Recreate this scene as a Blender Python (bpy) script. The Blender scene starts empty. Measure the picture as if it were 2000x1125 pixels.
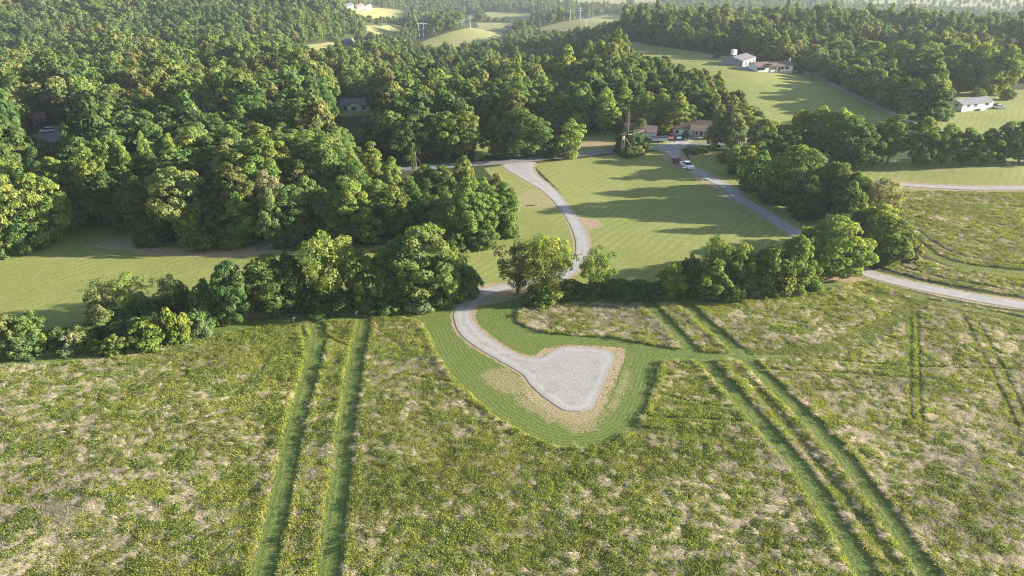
import bpy, bmesh, math, random
import numpy as np
from mathutils import Vector
from mathutils.geometry import delaunay_2d_cdt

random.seed(7)
RNG = np.random.default_rng(11)
SC = bpy.context.scene
COL = SC.collection
rad = math.radians

# ------------------------------------------------------------------ camera
CAM_H = 60.0
PITCH = rad(25.7)
FPX, CX, CY = 1376.0, 1000.0, 562.5
CP, SP = math.cos(PITCH), math.sin(PITCH)
cam_d = bpy.data.cameras.new('camera')
cam = bpy.data.objects.new('camera', cam_d)
COL.objects.link(cam)
cam.location = (0, 0, CAM_H)
cam.rotation_euler = (rad(90) - PITCH, 0, 0)
cam_d.sensor_width = 36.0
cam_d.lens = 36.0 * FPX / 2000.0
cam_d.clip_start = 0.5
cam_d.clip_end = 12000
SC.camera = cam

# ------------------------------------------------------------------ light
SUN_AZ, SUN_EL = rad(86), rad(13.8)
sun_d = bpy.data.lights.new('sun', 'SUN')
sun_d.energy = 5.0
sun_d.angle = rad(0.6)
sun_d.color = (1.0, 0.93, 0.8)
sun = bpy.data.objects.new('sun', sun_d)
COL.objects.link(sun)
sdir = Vector((math.sin(SUN_AZ) * math.cos(SUN_EL), math.cos(SUN_AZ) * math.cos(SUN_EL), math.sin(SUN_EL)))
sun.rotation_euler = sdir.to_track_quat('Z', 'Y').to_euler()
sun.location = (120, 40, 150)
W = bpy.data.worlds.new('World')
SC.world = W
W.use_nodes = True
nt = W.node_tree
sky = nt.nodes.new('ShaderNodeTexSky')
sky.sky_type = 'NISHITA'
sky.sun_disc = False
sky.sun_elevation = SUN_EL
sky.sun_rotation = SUN_AZ
sky.air_density = 1.0
sky.dust_density = 1.0
nt.links.new(sky.outputs[0], nt.nodes['Background'].inputs[0])
nt.nodes['Background'].inputs[1].default_value = 0.073
SC.view_settings.view_transform = 'Standard'
SC.view_settings.look = 'None'
SC.view_settings.exposure = 2.0
SC.view_settings.gamma = 1.0
SC.cycles.filter_width = 1.1
SC.cycles.denoising_prefilter = 'NONE'
SC.cycles.max_bounces = 6
SC.cycles.diffuse_bounces = 3
SC.cycles.transmission_bounces = 3
SC.cycles.volume_bounces = 0
SC.cycles.transparent_max_bounces = 6
SC.cycles.caustics_reflective = False
SC.cycles.caustics_refractive = False

# ------------------------------------------------------------------ numpy noise
def _hash(ix, iy, seed):
    n = (ix.astype(np.int64) * 374761393 + iy.astype(np.int64) * 668265263 + seed * 974711) & 0x7fffffff
    n = ((n ^ (n >> 13)) * 1274126177) & 0x7fffffff
    n = n ^ (n >> 16)
    return (n & 0xffff) / 65535.0

def vnoise(x, y, seed=0):
    x = np.asarray(x, float); y = np.asarray(y, float)
    ix = np.floor(x); iy = np.floor(y)
    fx = x - ix; fy = y - iy
    fx = fx * fx * (3 - 2 * fx); fy = fy * fy * (3 - 2 * fy)
    a = _hash(ix, iy, seed); b = _hash(ix + 1, iy, seed)
    c = _hash(ix, iy + 1, seed); d = _hash(ix + 1, iy + 1, seed)
    return (a * (1 - fx) + b * fx) * (1 - fy) + (c * (1 - fx) + d * fx) * fy

def fbm(x, y, seed=0, octs=3):
    s = 0; a = 0.5; t = 0
    for k in range(octs):
        s = s + a * vnoise(x * 2 ** k, y * 2 ** k, seed + 17 * k); t += a; a *= 0.5
    return s / t

def sstep(a, b, x):
    t = np.clip((x - a) / (b - a), 0, 1)
    return t * t * (3 - 2 * t)

# ------------------------------------------------------------------ terrain
def terrain(x, y):
    x = np.asarray(x, float); y = np.asarray(y, float)
    D = np.hypot(x, y)
    az = np.degrees(np.arctan2(x, np.maximum(y, 1e-3)))
    pc = np.interp(D, [0, 250, 320, 400, 600, 850, 1300, 2500, 6000], [0, 0, -5, -12, -29, -42, -52, -45, -20])
    pr = np.interp(D, [0, 300, 400, 500, 620, 800, 1000, 1400, 2500, 6000], [0, 0, 0.5, 0.5, 4, -20, -42, -50, -45, -20])
    pl = np.interp(D, [0, 260, 420, 560, 700, 900, 1150, 1600, 3000, 6000], [0, 0, -5, -11, -9, 12, 24, 14, 0, 0])
    wr = sstep(3.5, 9.5, az); wl = sstep(7, 17, -az)
    z = pc * (1 - wr) * (1 - wl) + pr * wr + pl * wl
    # valley knolls, and a hill-field dome raised and shifted to catch more sun
    for kx, ky, h, sx, sy in KNOLLS:
        z = z + h * np.exp(-((x - kx) / sx) ** 2 - ((y - ky) / sy) ** 2)
    amp = sstep(120, 260, D)
    z = z + amp * 2.2 * (fbm(x / 70, y / 70, 3, 2) - 0.5) + 0.5 * (vnoise(x / 37, y / 37, 9) - 0.5)
    return z
KNOLLS = [(98, 350, 9, 62, 62), (-72, 885, 20, 75, 70), (96, 1010, 20, 110, 60), (176, 1120, 14, 60, 60)]

def ray(px, py):
    px = np.asarray(px, float); py = np.asarray(py, float)
    a = (px - CX) / FPX; b = (CY - py) / FPX
    return np.stack([a, CP + SP * b, -SP + CP * b], -1)

def G(px, py):
    """ground point seen at photograph pixel (2000 x 1125)"""
    px = np.atleast_1d(np.asarray(px, float)); py = np.atleast_1d(np.asarray(py, float))
    d = ray(px, py)
    d = d / np.hypot(d[:, 0], d[:, 1])[:, None]
    lo = np.full(len(px), 20.0); hi = np.full(len(px), np.nan)
    s = 30.0
    while s < 6000:
        P = d * s
        below = (CAM_H + P[:, 2]) < terrain(P[:, 0], P[:, 1])
        new = below & np.isnan(hi)
        hi[new] = s
        lo[np.isnan(hi)] = s
        s *= 1.02
    hi[np.isnan(hi)] = 6000
    for _ in range(24):
        m = (lo + hi) / 2
        P = d * m[:, None]
        below = (CAM_H + P[:, 2]) < terrain(P[:, 0], P[:, 1])
        hi = np.where(below, m, hi); lo = np.where(below, lo, m)
    P = d * hi[:, None]
    return np.stack([P[:, 0], P[:, 1], terrain(P[:, 0], P[:, 1])], -1)

def g1(px, py):
    return G([px], [py])[0]

def proj(P):
    P = np.atleast_2d(P)
    x, y, z = P[:, 0], P[:, 1], P[:, 2] - CAM_H
    dep = y * CP - z * SP
    up = y * SP + z * CP
    return CX + FPX * x / dep, CY - FPX * up / dep, dep

def densify(pts, n=6, closed=True):
    pts = [tuple(p) for p in pts]; out = []
    seq = pts + [pts[0]] if closed else pts
    for a, b in zip(seq[:-1], seq[1:]):
        for k in range(n):
            t = k / n
            out.append((a[0] + (b[0] - a[0]) * t, a[1] + (b[1] - a[1]) * t))
    if not closed: out.append(pts[-1])
    return out

def smooth_line(pts, n=6, closed=False):
    """Catmull-Rom through 2-D points"""
    P = [np.array(p, float) for p in pts]
    if closed:
        P = [P[-1]] + P + [P[0], P[1]]
    else:
        P = [2 * P[0] - P[1]] + P + [2 * P[-1] - P[-2]]
    out = []
    for i in range(1, len(P) - 2):
        p0, p1, p2, p3 = P[i - 1:i + 3]
        for k in range(n):
            t = k / n
            out.append(0.5 * ((2 * p1) + (-p0 + p2) * t + (2 * p0 - 5 * p1 + 4 * p2 - p3) * t ** 2 + (-p0 + 3 * p1 - 3 * p2 + p3) * t ** 3))
    if not closed: out.append(P[-2])
    return np.array(out)

def world_poly(pts, smooth=False, n=4):
    q = smooth_line(pts, n, True) if smooth else np.array(densify(pts, n))
    return G(q[:, 0], q[:, 1])[:, :2]

def world_line(pts, n=5):
    q = smooth_line(pts, n, False)
    return G(q[:, 0], q[:, 1])[:, :2]

def _segdist(P, A, B):
    out = np.full(len(P), 1e9)
    for a, b in zip(A, B):
        ab = b - a; L = ab @ ab + 1e-12
        t = np.clip(((P - a) @ ab) / L, 0, 1)
        d = P - a - t[:, None] * ab
        out = np.minimum(out, d[:, 0] ** 2 + d[:, 1] ** 2)
    return np.sqrt(out)

def sdf_poly(P, poly, lim=6.0):
    out = np.full(len(P), -lim)
    mn = poly.min(0) - lim; mx = poly.max(0) + lim
    I = np.nonzero((P[:, 0] > mn[0]) & (P[:, 0] < mx[0]) & (P[:, 1] > mn[1]) & (P[:, 1] < mx[1]))[0]
    if not len(I): return out
    Q = P[I]; B = np.roll(poly, -1, 0)
    d = _segdist(Q, poly, B)
    ins = np.zeros(len(Q), bool)
    for a, b in zip(poly, B):
        c = (a[1] > Q[:, 1]) != (b[1] > Q[:, 1])
        xi = (b[0] - a[0]) * (Q[:, 1] - a[1]) / (b[1] - a[1] + 1e-12) + a[0]
        ins ^= c & (Q[:, 0] < xi)
    out[I] = np.where(ins, d, -np.minimum(d, lim))
    return out

def sdf_line(P, line, half, lim=6.0):
    out = np.full(len(P), -lim)
    mn = line.min(0) - lim - half; mx = line.max(0) + lim + half
    I = np.nonzero((P[:, 0] > mn[0]) & (P[:, 0] < mx[0]) & (P[:, 1] > mn[1]) & (P[:, 1] < mx[1]))[0]
    if len(I):
        out[I] = np.maximum(half - _segdist(P[I], line[:-1], line[1:]), -lim)
    return out

def inpoly(px, py, poly):
    ins = np.zeros(len(px), bool)
    n = len(poly)
    for i in range(n):
        a = poly[i]; b = poly[(i + 1) % n]
        c = (a[1] > py) != (b[1] > py)
        xi = (b[0] - a[0]) * (py - a[1]) / (b[1] - a[1] + 1e-12) + a[0]
        ins ^= c & (px < xi)
    return ins

# ------------------------------------------------------------------ objects
def tag(o, label=None, cat=None, group=None, kind=None):
    if label: o['label'] = label
    if cat: o['category'] = cat
    if group: o['group'] = group
    if kind: o['kind'] = kind
    return o

def link(o, parent=None):
    COL.objects.link(o)
    if parent is not None: o.parent = parent
    return o

def empty(name, loc, rz=0.0):
    o = bpy.data.objects.new(name, None)
    o.empty_display_size = 0.5
    o.location = loc; o.rotation_euler = (0, 0, rz)
    return link(o)

def mesh_np(name, V, F, mats=(), smooth=False):
    """V (N,3), F (M,k) constant k"""
    V = np.asarray(V, np.float32); F = np.asarray(F, np.int32)
    me = bpy.data.meshes.new(name)
    me.vertices.add(len(V)); me.vertices.foreach_set('co', V.ravel())
    k = F.shape[1]
    me.loops.add(F.size); me.loops.foreach_set('vertex_index', F.ravel())
    me.polygons.add(len(F))
    me.polygons.foreach_set('loop_start', np.arange(0, F.size, k, dtype=np.int32))
    me.polygons.foreach_set('loop_total', np.full(len(F), k, np.int32))
    if smooth: me.polygons.foreach_set('use_smooth', np.ones(len(F), bool))
    for m in mats: me.materials.append(m)
    me.update(calc_edges=True)
    return me

class MB:
    """collects boxes, prisms, tubes; builds ONE mesh"""
    def __init__(s): s.v = []; s.f = []
    def add(s, v, f):
        n = len(s.v); s.v += [tuple(map(float, p)) for p in v]; s.f += [tuple(i + n for i in q) for q in f]
        return s
    def box(s, x0, x1, y0, y1, z0, z1):
        return s.add([(x0, y0, z0), (x1, y0, z0), (x1, y1, z0), (x0, y1, z0), (x0, y0, z1), (x1, y0, z1), (x1, y1, z1), (x0, y1, z1)],
                     [(0, 3, 2, 1), (4, 5, 6, 7), (0, 1, 5, 4), (1, 2, 6, 5), (2, 3, 7, 6), (3, 0, 4, 7)])
    def prism(s, prof, axis, a, b):
        """profile of 2-D points extruded along axis 'x' (prof = y,z) or 'y' (prof = x,z) or 'z' (prof = x,y)"""
        def p(u, w, t): return (t, u, w) if axis == 'x' else (u, t, w) if axis == 'y' else (u, w, t)
        n = len(prof)
        v = [p(u, w, a) for u, w in prof] + [p(u, w, b) for u, w in prof]
        f = [tuple(range(n))[::-1], tuple(range(n, 2 * n))] + [(i, (i + 1) % n, n + (i + 1) % n, n + i) for i in range(n)]
        return s.add(v, f)
    def tube(s, pts, radii, seg=6, cap=True):
        pts = [Vector(p) for p in pts]; V = []; F = []
        for i, p in enumerate(pts):
            d = (pts[min(i + 1, len(pts) - 1)] - pts[max(i - 1, 0)]).normalized()
            u = d.cross(Vector((0.31, 0.95, 0.05)))
            if u.length < 0.05: u = d.cross(Vector((1, 0, 0)))
            u.normalize(); w = d.cross(u)
            for k in range(seg):
                a = 2 * math.pi * k / seg
                V.append(p + (u * math.cos(a) + w * math.sin(a)) * radii[i])
        for i in range(len(pts) - 1):
            for k in range(seg):
                F.append((i * seg + k, i * seg + (k + 1) % seg, (i + 1) * seg + (k + 1) % seg, (i + 1) * seg + k))
        if cap:
            F.append(tuple(range(seg))[::-1]); F.append(tuple(range((len(pts) - 1) * seg, len(pts) * seg)))
        return s.add(V, F)
    def mesh(s, name, mat=None, bevel=0.0, smooth=False):
        me = bpy.data.meshes.new(name)
        me.from_pydata(s.v, [], s.f)
        bm = bmesh.new(); bm.from_mesh(me)
        if bevel > 0:
            bmesh.ops.bevel(bm, geom=bm.edges[:], offset=bevel, segments=2, affect='EDGES', clamp_overlap=True)
        bmesh.ops.recalc_face_normals(bm, faces=bm.faces[:])
        bm.to_mesh(me); bm.free()
        if smooth:
            for p in me.polygons: p.use_smooth = True
        if mat: me.materials.append(mat)
        return me
    def build(s, name, mat=None, parent=None, bevel=0.0, smooth=False):
        o = bpy.data.objects.new(name, s.mesh(name, mat, bevel, smooth))
        return link(o, parent)

# ------------------------------------------------------------------ materials
class NT:
    def __init__(s, name):
        s.m = bpy.data.materials.new(name); s.m.use_nodes = True
        s.t = s.m.node_tree; s.t.nodes.clear()
        s.out = s.n('ShaderNodeOutputMaterial')
    def n(s, typ, **kw):
        nd = s.t.nodes.new(typ)
        for k, v in kw.items(): setattr(nd, k, v)
        return nd
    def l(s, a, b): s.t.links.new(a, b)
    def set(s, sock, v):
        if isinstance(v, bpy.types.NodeSocket): s.l(v, sock)
        elif v is not None: sock.default_value = v
    def math(s, op, a, b=None, c=None, clamp=False):
        nd = s.n('ShaderNodeMath', operation=op, use_clamp=clamp)
        s.set(nd.inputs[0], a); s.set(nd.inputs[1], b); s.set(nd.inputs[2], c)
        return nd.outputs[0]
    def mix(s, fac, a, b, mode='MIX'):
        nd = s.n('ShaderNodeMix', data_type='RGBA', blend_type=mode)
        s.set(nd.inputs[0], fac)
        s.set(nd.inputs[6], a if isinstance(a, bpy.types.NodeSocket) else (*a, 1)[:4])
        s.set(nd.inputs[7], b if isinstance(b, bpy.types.NodeSocket) else (*b, 1)[:4])
        return nd.outputs[2]
    def attr(s, name, typ='GEOMETRY', out='Fac'):
        nd = s.n('ShaderNodeAttribute', attribute_type=typ, attribute_name=name)
        return nd.outputs[out]
    def noise(s, scale, detail=3, vec=None, rough=0.55, out=0):
        nd = s.n('ShaderNodeTexNoise')
        nd.inputs['Scale'].default_value = scale; nd.inputs['Detail'].default_value = detail; nd.inputs['Roughness'].default_value = rough
        if vec is not None: s.l(vec, nd.inputs['Vector'])
        return nd.outputs[out]
    def ramp(s, v, a, b, lo=0.0, hi=1.0):
        nd = s.n('ShaderNodeMapRange', interpolation_type='SMOOTHSTEP')
        s.set(nd.inputs[0], v); nd.inputs[1].default_value = a; nd.inputs[2].default_value = b
        nd.inputs[3].default_value = lo; nd.inputs[4].default_value = hi
        return nd.outputs[0]
    def pos(s):
        return s.n('ShaderNodeNewGeometry').outputs['Position']
    def mapped(s, vec, scale=(1, 1, 1), rz=0.0):
        nd = s.n('ShaderNodeMapping'); s.l(vec, nd.inputs[0])
        nd.inputs['Scale'].default_value = scale; nd.inputs['Rotation'].default_value = (0, 0, rz)
        return nd.outputs[0]
    def bump(s, h, strength=0.5, dist=0.1):
        nd = s.n('ShaderNodeBump'); s.l(h, nd.inputs['Height'])
        nd.inputs['Strength'].default_value = strength; nd.inputs['Distance'].default_value = dist
        return nd.outputs[0]
    def bsdf(s, col, rough=0.8, spec=0.3, normal=None, metal=0.0):
        nd = s.n('ShaderNodeBsdfPrincipled')
        s.set(nd.inputs['Base Color'], col if isinstance(col, bpy.types.NodeSocket) else (*col, 1)[:4])
        s.set(nd.inputs['Roughness'], rough); nd.inputs['Specular IOR Level'].default_value = spec
        nd.inputs['Metallic'].default_value = metal
        if normal is not None: s.l(normal, nd.inputs['Normal'])
        return nd.outputs[0]
    def done(s, sh):
        s.l(sh, s.out.inputs[0]); return s.m

def leaf_material(name, transl=0.4, spec=0.06, jitter=0.6):
    t = NT(name)
    tint = t.attr('tint', 'INSTANCER', 'Color')
    r = t.attr('rnd'); r2 = t.attr('clump')
    v = t.math('MULTIPLY_ADD', r, jitter, 1.0 - jitter / 2)
    v2 = t.math('MULTIPLY_ADD', r2, 0.34, 0.83)
    vv = t.math('MULTIPLY', v, v2)
    cv = t.n('ShaderNodeCombineXYZ')
    t.l(t.math('MULTIPLY', vv, t.math('MULTIPLY_ADD', r2, 0.35, 0.82)), cv.inputs[0]); t.l(vv, cv.inputs[1]); t.l(t.math('MULTIPLY', vv, t.math('MULTIPLY_ADD', r, -0.3, 1.1)), cv.inputs[2])
    c = t.mix(1.0, tint, cv.outputs[0], 'MULTIPLY')
    p = t.bsdf(c, 0.7, spec)
    tr = t.n('ShaderNodeBsdfTranslucent')
    t.l(t.mix(1.0, c, (1.5, 1.45, 0.5), 'MULTIPLY'), tr.inputs[0])
    mx = t.n('ShaderNodeMixShader'); mx.inputs[0].default_value = transl
    t.l(p, mx.inputs[1]); t.l(tr.outputs[0], mx.inputs[2])
    return t.done(mx.outputs[0])

def noisy(name, col, col2, scale=3.0, rough=0.7, spec=0.3, bump=0.0, stretch=(1, 1, 1), metal=0.0):
    t = NT(name)
    tc = t.n('ShaderNodeTexCoord').outputs['Object']
    nz = t.noise(scale, 4, t.mapped(tc, stretch))
    c = t.mix(t.ramp(nz, 0.3, 0.7), col, col2)
    n = t.bump(nz, 0.5, bump) if bump else None
    return t.done(t.bsdf(c, rough, spec, n, metal))

M = {}
M['leaf'] = leaf_material('foliage_leaves')
M['bark'] = noisy('bark', (0.11, 0.09, 0.07), (0.24, 0.21, 0.17), 2.5, 0.9, 0.1, 0.05, (3, 3, 0.6))
M['dead_wood'] = noisy('dead_wood', (0.17, 0.14, 0.12), (0.3, 0.27, 0.24), 3, 0.9, 0.1)
# ================================================================== regions traced on the ground
P_MEADOW = world_poly([(-250, 1500), (2250, 1500), (2250, 640), (2000, 612), (1860, 590), (1750, 560), (1680, 528), (1600, 552), (1300, 581), (1100, 586), (1000, 590), (900, 596), (800, 600), (700, 612), (610, 615), (420, 634), (300, 662), (200, 682), (100, 692), (0, 696), (-250, 706)])
P_WEED = world_poly([(1735, 378), (1800, 374), (2150, 374), (2150, 545), (2000, 527), (1900, 517), (1850, 505), (1800, 480), (1765, 450)])
P_WEED2 = world_poly([(1700, 515), (1780, 500), (1850, 522), (2000, 545), (2150, 560), (2150, 612), (2010, 585), (1900, 565), (1800, 545)])
P_LOOP = world_poly([(700, 612), (800, 604), (870, 598), (930, 590), (1010, 582), (1100, 585), (1200, 580), (1300, 582), (1420, 578), (1550, 562), (1640, 540), (1700, 545), (1600, 572), (1440, 588), (1345, 598), (1265, 590),
    (1240, 588), (1150, 590), (1060, 598), (1020, 606), (1008, 618), (1015, 630), (1040, 643), (1080, 652), (1130, 656), (1200, 661), (1260, 672), (1330, 684), (1372, 688), (1440, 692), (1560, 692),
    (1560, 697), (1440, 702), (1380, 707), (1340, 705), (1302, 704), (1290, 714), (1281, 750), (1264, 800), (1238, 840), (1202, 865), (1150, 877), (1090, 873), (1030, 851), (970, 815), (920, 772), (882, 735), (852, 690), (836, 650), (820, 628), (790, 621), (740, 619), (700, 622)], n=2)
L_STRIPS = [
    (world_line([(606, 620), (622, 645), (622, 670), (613, 710), (597, 765), (575, 850), (552, 960), (530, 1060), (512, 1150), (490, 1300)]), 1.45),
    (world_line([(592, 640), (600, 670), (603, 700), (598, 740)]), 0.45),
    (world_line([(716, 612), (708, 650), (698, 700), (690, 750), (681, 820), (671, 900), (661, 980), (651, 1060), (641, 1150), (630, 1300)]), 1.42),
    (world_line([(1258, 585), (1312, 640), (1358, 690), (1402, 731), (1490, 831), (1575, 931), (1638, 1031), (1710, 1150), (1790, 1300)]), 1.4),
    (world_line([(1335, 592), (1390, 640), (1444, 687), (1488, 731), (1591, 831), (1677, 931), (1752, 1031), (1835, 1150), (1940, 1300)]), 1.4),
    (world_line([(-250, 720), (-40, 711), (100, 703), (200, 694), (300, 676), (380, 659), (450, 642), (530, 629), (610, 622), (720, 616), (800, 609)]), 1.6),
]
L_SWATH = [
    (world_line([(1770, 452), (1800, 482), (1850, 510), (1920, 527), (2000, 536), (2150, 550)]), 1.7),
    (world_line([(1690, 530), (1740, 541), (1800, 555), (1900, 576), (2000, 590), (2150, 612)]), 1.6),
    (world_line([(1690, 545), (1740, 560), (1800, 582), (1900, 603), (2000, 622), (2150, 650)]), 1.0),
    (world_line([(1795, 450), (1830, 478), (1880, 500), (1940, 511), (2000, 517), (2150, 528)]), 0.55),
    (world_line([(1740, 512), (1790, 530), (1860, 548), (1940, 562), (2010, 572), (2150, 590)]), 0.6),
    (world_line([(1745, 400), (1790, 425), (1850, 437), (1930, 440), (2150, 436)]), 0.4),
]
# faint wheel tracks pressed in the tall grass, and greener bands with little straw
L_TRACKS = [
    (world_line([(1779, 600), (1780, 660), (1779, 740), (1783, 820)]), 0.36),
    (world_line([(1793, 598), (1795, 660), (1797, 740), (1803, 830)]), 0.36),
    (world_line([(1880, 610), (1920, 690), (1955, 760), (1990, 840)]), 0.36),
    (world_line([(1905, 615), (1945, 690), (1985, 770), (2020, 850)]), 0.36),
    (world_line([(625, 650), (660, 668), (700, 685)]), 0.36),
    (world_line([(1440, 700), (1600, 702), (1760, 716), (2050, 724)]), 0.36),
    (world_line([(1500, 722), (1650, 730), (1800, 742)]), 0.36),
    (world_line([(1290, 770), (1370, 790), (1450, 800)]), 0.34),
    (world_line([(1260, 815), (1370, 820), (1470, 826)]), 0.34),
    (world_line([(800, 735), (850, 742), (900, 752)]), 0.36),
    (world_line([(1850, 470), (1900, 440), (1990, 405)]), 0.36),
    (world_line([(1930, 480), (1990, 445), (2050, 420)]), 0.36),
]
L_GREEN = [
    (world_line([(1440, 694), (1560, 692), (1660, 668), (1720, 640), (1790, 598)]), 2.0),
    (world_line([(1240, 840), (1330, 850), (1420, 860)]), 1.0),
    (world_line([(1700, 575), (1850, 600), (2050, 640)]), 1.6),
    (world_line([(1470, 745), (1640, 960), (1800, 1160)]), 0.8),
]
P_HAY = [world_poly(p) for p in [
    [(-150, 520), (0, 497), (60, 470), (130, 440), (205, 430), (290, 440), (330, 470), (420, 490), (600, 470), (760, 480), (900, 470), (930, 560), (760, 592), (600, 598), (420, 605), (330, 625), (200, 645), (-150, 665)],
    [(905, 470), (1000, 440), (1010, 400), (945, 328), (985, 323), (1020, 330), (1060, 360), (1115, 430), (1135, 480), (1120, 540), (1020, 550), (940, 560), (890, 562)],
    [(1040, 320), (1150, 308), (1245, 296), (1310, 296), (1335, 330), (1440, 395), (1560, 458), (1580, 500), (1450, 562), (1300, 577), (1130, 580), (1100, 560), (1150, 500), (1135, 430), (1085, 365)],
    [(1085, 262), (1195, 256), (1220, 272), (1190, 294), (1090, 302)],
    [(1262, 274), (1312, 276), (1318, 285), (1262, 290)],
    [(1330, 268), (1385, 266), (1395, 280), (1345, 284)],
    [(1150, 72), (1300, 92), (1430, 112), (1590, 142), (1745, 216), (1760, 255), (1500, 262), (1440, 205), (1380, 152), (1300, 128), (1180, 102)],
    [(1835, 178), (2150, 172), (2150, 268), (1830, 268)],
    [(1345, 300), (1400, 300), (1470, 365), (1560, 425), (1620, 445), (1600, 470), (1560, 455), (1440, 392), (1350, 330)],
    [(1640, 322), (1800, 310), (2150, 306), (2150, 374), (1750, 378), (1680, 350)],
    [(935, 265), (960, 262), (950, 305), (925, 315)],
    [(635, 262), (690, 262), (695, 310), (630, 310)],
    [(650, 205), (725, 205), (740, 225), (650, 228)],
]]
P_HAYFAR = [world_poly(p) for p in [
    [(688, 18), (720, 14), (800, 20), (808, 33), (720, 37), (695, 31)],
    [(715, 50), (785, 49), (790, 70), (720, 72)],
    [(800, 92), (838, 76), (880, 62), (917, 54), (955, 55), (992, 68), (1000, 80), (930, 93), (880, 98), (830, 98)],
    [(930, 44), (1002, 45), (1005, 58), (985, 62), (935, 54)],
    [(940, 22), (1055, 26), (1055, 31), (960, 36), (942, 34)],
    [(1020, 63), (1100, 42), (1150, 35), (1190, 27), (1245, 33), (1260, 42), (1180, 46), (1150, 58), (1100, 62), (1040, 68)],
    [(1640, -40), (2300, -40), (2300, 40), (2000, 24), (1900, 14), (1800, 8), (1640, 2)],
    [(1080, -12), (1310, -12), (1300, 5), (1200, 8), (1090, 4)],
    [(540, 94), (650, 82), (715, 70), (720, 90), (600, 100), (540, 102)],
    [(1700, -20), (2200, -12), (2200, 9), (2000, 5), (1840, 0), (1700, -4)],
    [(1600, -8), (1700, -2), (1830, 4), (1930, 12), (2000, 17), (2200, 26), (2200, 34), (1980, 24), (1850, 15), (1750, 9), (1600, 4)],
    [(1300, -3), (1600, -6), (1640, 2), (1420, 4), (1310, 4)],
    [(1955, 120), (2100, 112), (2100, 145), (1970, 150)],
    [(800, 2), (830, 3), (840, 10), (805, 9)],
]]
P_DIRT = [world_poly(p) for p in [
    [(1010, 742), (1030, 757), (1055, 777), (1100, 803), (1140, 810), (1160, 796), (1185, 768), (1203, 700), (1180, 680), (1220, 680), (1222, 697), (1208, 730), (1190, 778), (1166, 815), (1130, 830), (1085, 814), (1030, 778)],
    [(1040, 696), (1062, 680), (1110, 674), (1190, 676), (1222, 680), (1215, 690), (1110, 684), (1070, 698)],
    [(1128, 424), (1165, 428), (1180, 441), (1155, 448), (1130, 448)],
    [(250, 455), (292, 452), (300, 484), (400, 488), (500, 472), (600, 452), (640, 480), (600, 492), (530, 495), (470, 504), (380, 502), (282, 498), (240, 490), (160, 480), (220, 470)],
    [(1605, 545), (1640, 532), (1668, 538), (1700, 550), (1650, 552)],
    [(930, 580), (1000, 562), (1080, 565), (1090, 580), (1000, 586), (935, 598)],
    [(560, 605), (610, 590), (640, 600), (625, 614), (540, 618), (420, 632), (420, 620), (480, 612)],
    [(1100, 285), (1190, 270), (1196, 285), (1110, 290)],
    [(850, 585), (960, 552), (1005, 550), (1000, 556), (930, 572), (880, 602)],
]]
P_STRAWP = [world_poly(p) for p in [
    [(940, 735), (955, 720), (990, 718), (1015, 735), (1035, 760), (1020, 775), (985, 768), (955, 750)],
    [(1008, 382), (1030, 372), (1060, 372), (1085, 388), (1100, 405), (1060, 409), (1015, 404)],
    [(1000, 770), (1055, 777), (1100, 803), (1140, 812), (1185, 775), (1160, 842), (1125, 846), (1070, 820), (1010, 790)],
    [(1205, 760), (1225, 710), (1230, 740), (1210, 790), (1180, 815), (1165, 830), (1185, 800)],
]]
EDGE_L = [(982, 322), (1021, 350), (1058, 372), (1091, 405), (1114, 440), (1125, 475), (1121, 502), (1105, 520), (1088, 532), (1050, 543), (1000, 552), (950, 561), (909, 578), (893, 597), (887, 615), (889, 632), (898, 650), (918, 669), (947, 688), (975, 704), (1003, 720)]
PAD = [(1021, 731), (1034, 748), (1055, 770), (1092, 796), (1106, 802), (1134, 804), (1151, 800), (1158, 796), (1177, 756), (1191, 722), (1201, 699), (1197, 691), (1185, 684), (1148, 679), (1106, 678), (1086, 682), (1069, 692), (1055, 698), (1038, 699)]
EDGE_R = [(1009, 691), (978, 674), (949, 654), (927, 631), (922, 618), (926, 603), (939, 588), (965, 574), (1000, 566), (1030, 560), (1070, 555), (1105, 545), (1133, 525), (1147, 503), (1151, 475), (1138, 440), (1112, 405), (1082, 370), (1052, 345), (1041, 330), (1042, 317)]
P_DRIVE = world_poly(EDGE_L + PAD + EDGE_R, True, 4)
L_LANE = world_line([(1306, 288), (1317, 304), (1333, 322), (1354, 332), (1390, 350), (1428, 371), (1443, 387), (1476, 405), (1511, 427), (1546, 450), (1600, 488), (1640, 509), (1667, 520), (1692, 533), (1720, 542), (1790, 559), (1860, 573), (1930, 586), (2000, 597), (2150, 620)])
L_RROAD = world_line([(1640, 346), (1680, 352), (1720, 356), (1780, 362), (1850, 366), (1920, 368), (2150, 366)])
L_ROAD = world_line([(560, 352), (700, 340), (790, 331), (930, 320), (1000, 315), (1070, 308), (1175, 297), (1245, 291), (1297, 288), (1345, 284), (1420, 278), (1500, 272)])
P_PARK = world_poly([(1262, 289), (1296, 281), (1320, 277), (1292, 271), (1345, 266), (1352, 272), (1347, 281), (1340, 287), (1328, 292), (1328, 300), (1322, 310), (1312, 312), (1302, 300), (1285, 294)], True, 4)
L_HILLDRIVE = world_line([(1500, 137), (1535, 143), (1570, 147), (1600, 154), (1640, 172), (1680, 193), (1735, 218), (1790, 244)])
P_APRON = world_poly([(1438, 133), (1486, 125), (1500, 130), (1480, 137), (1450, 136)], True, 4)
P_LOT = world_poly([(40, 272), (70, 262), (95, 248), (150, 244), (160, 262), (120, 275), (60, 282)], True, 4)

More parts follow.
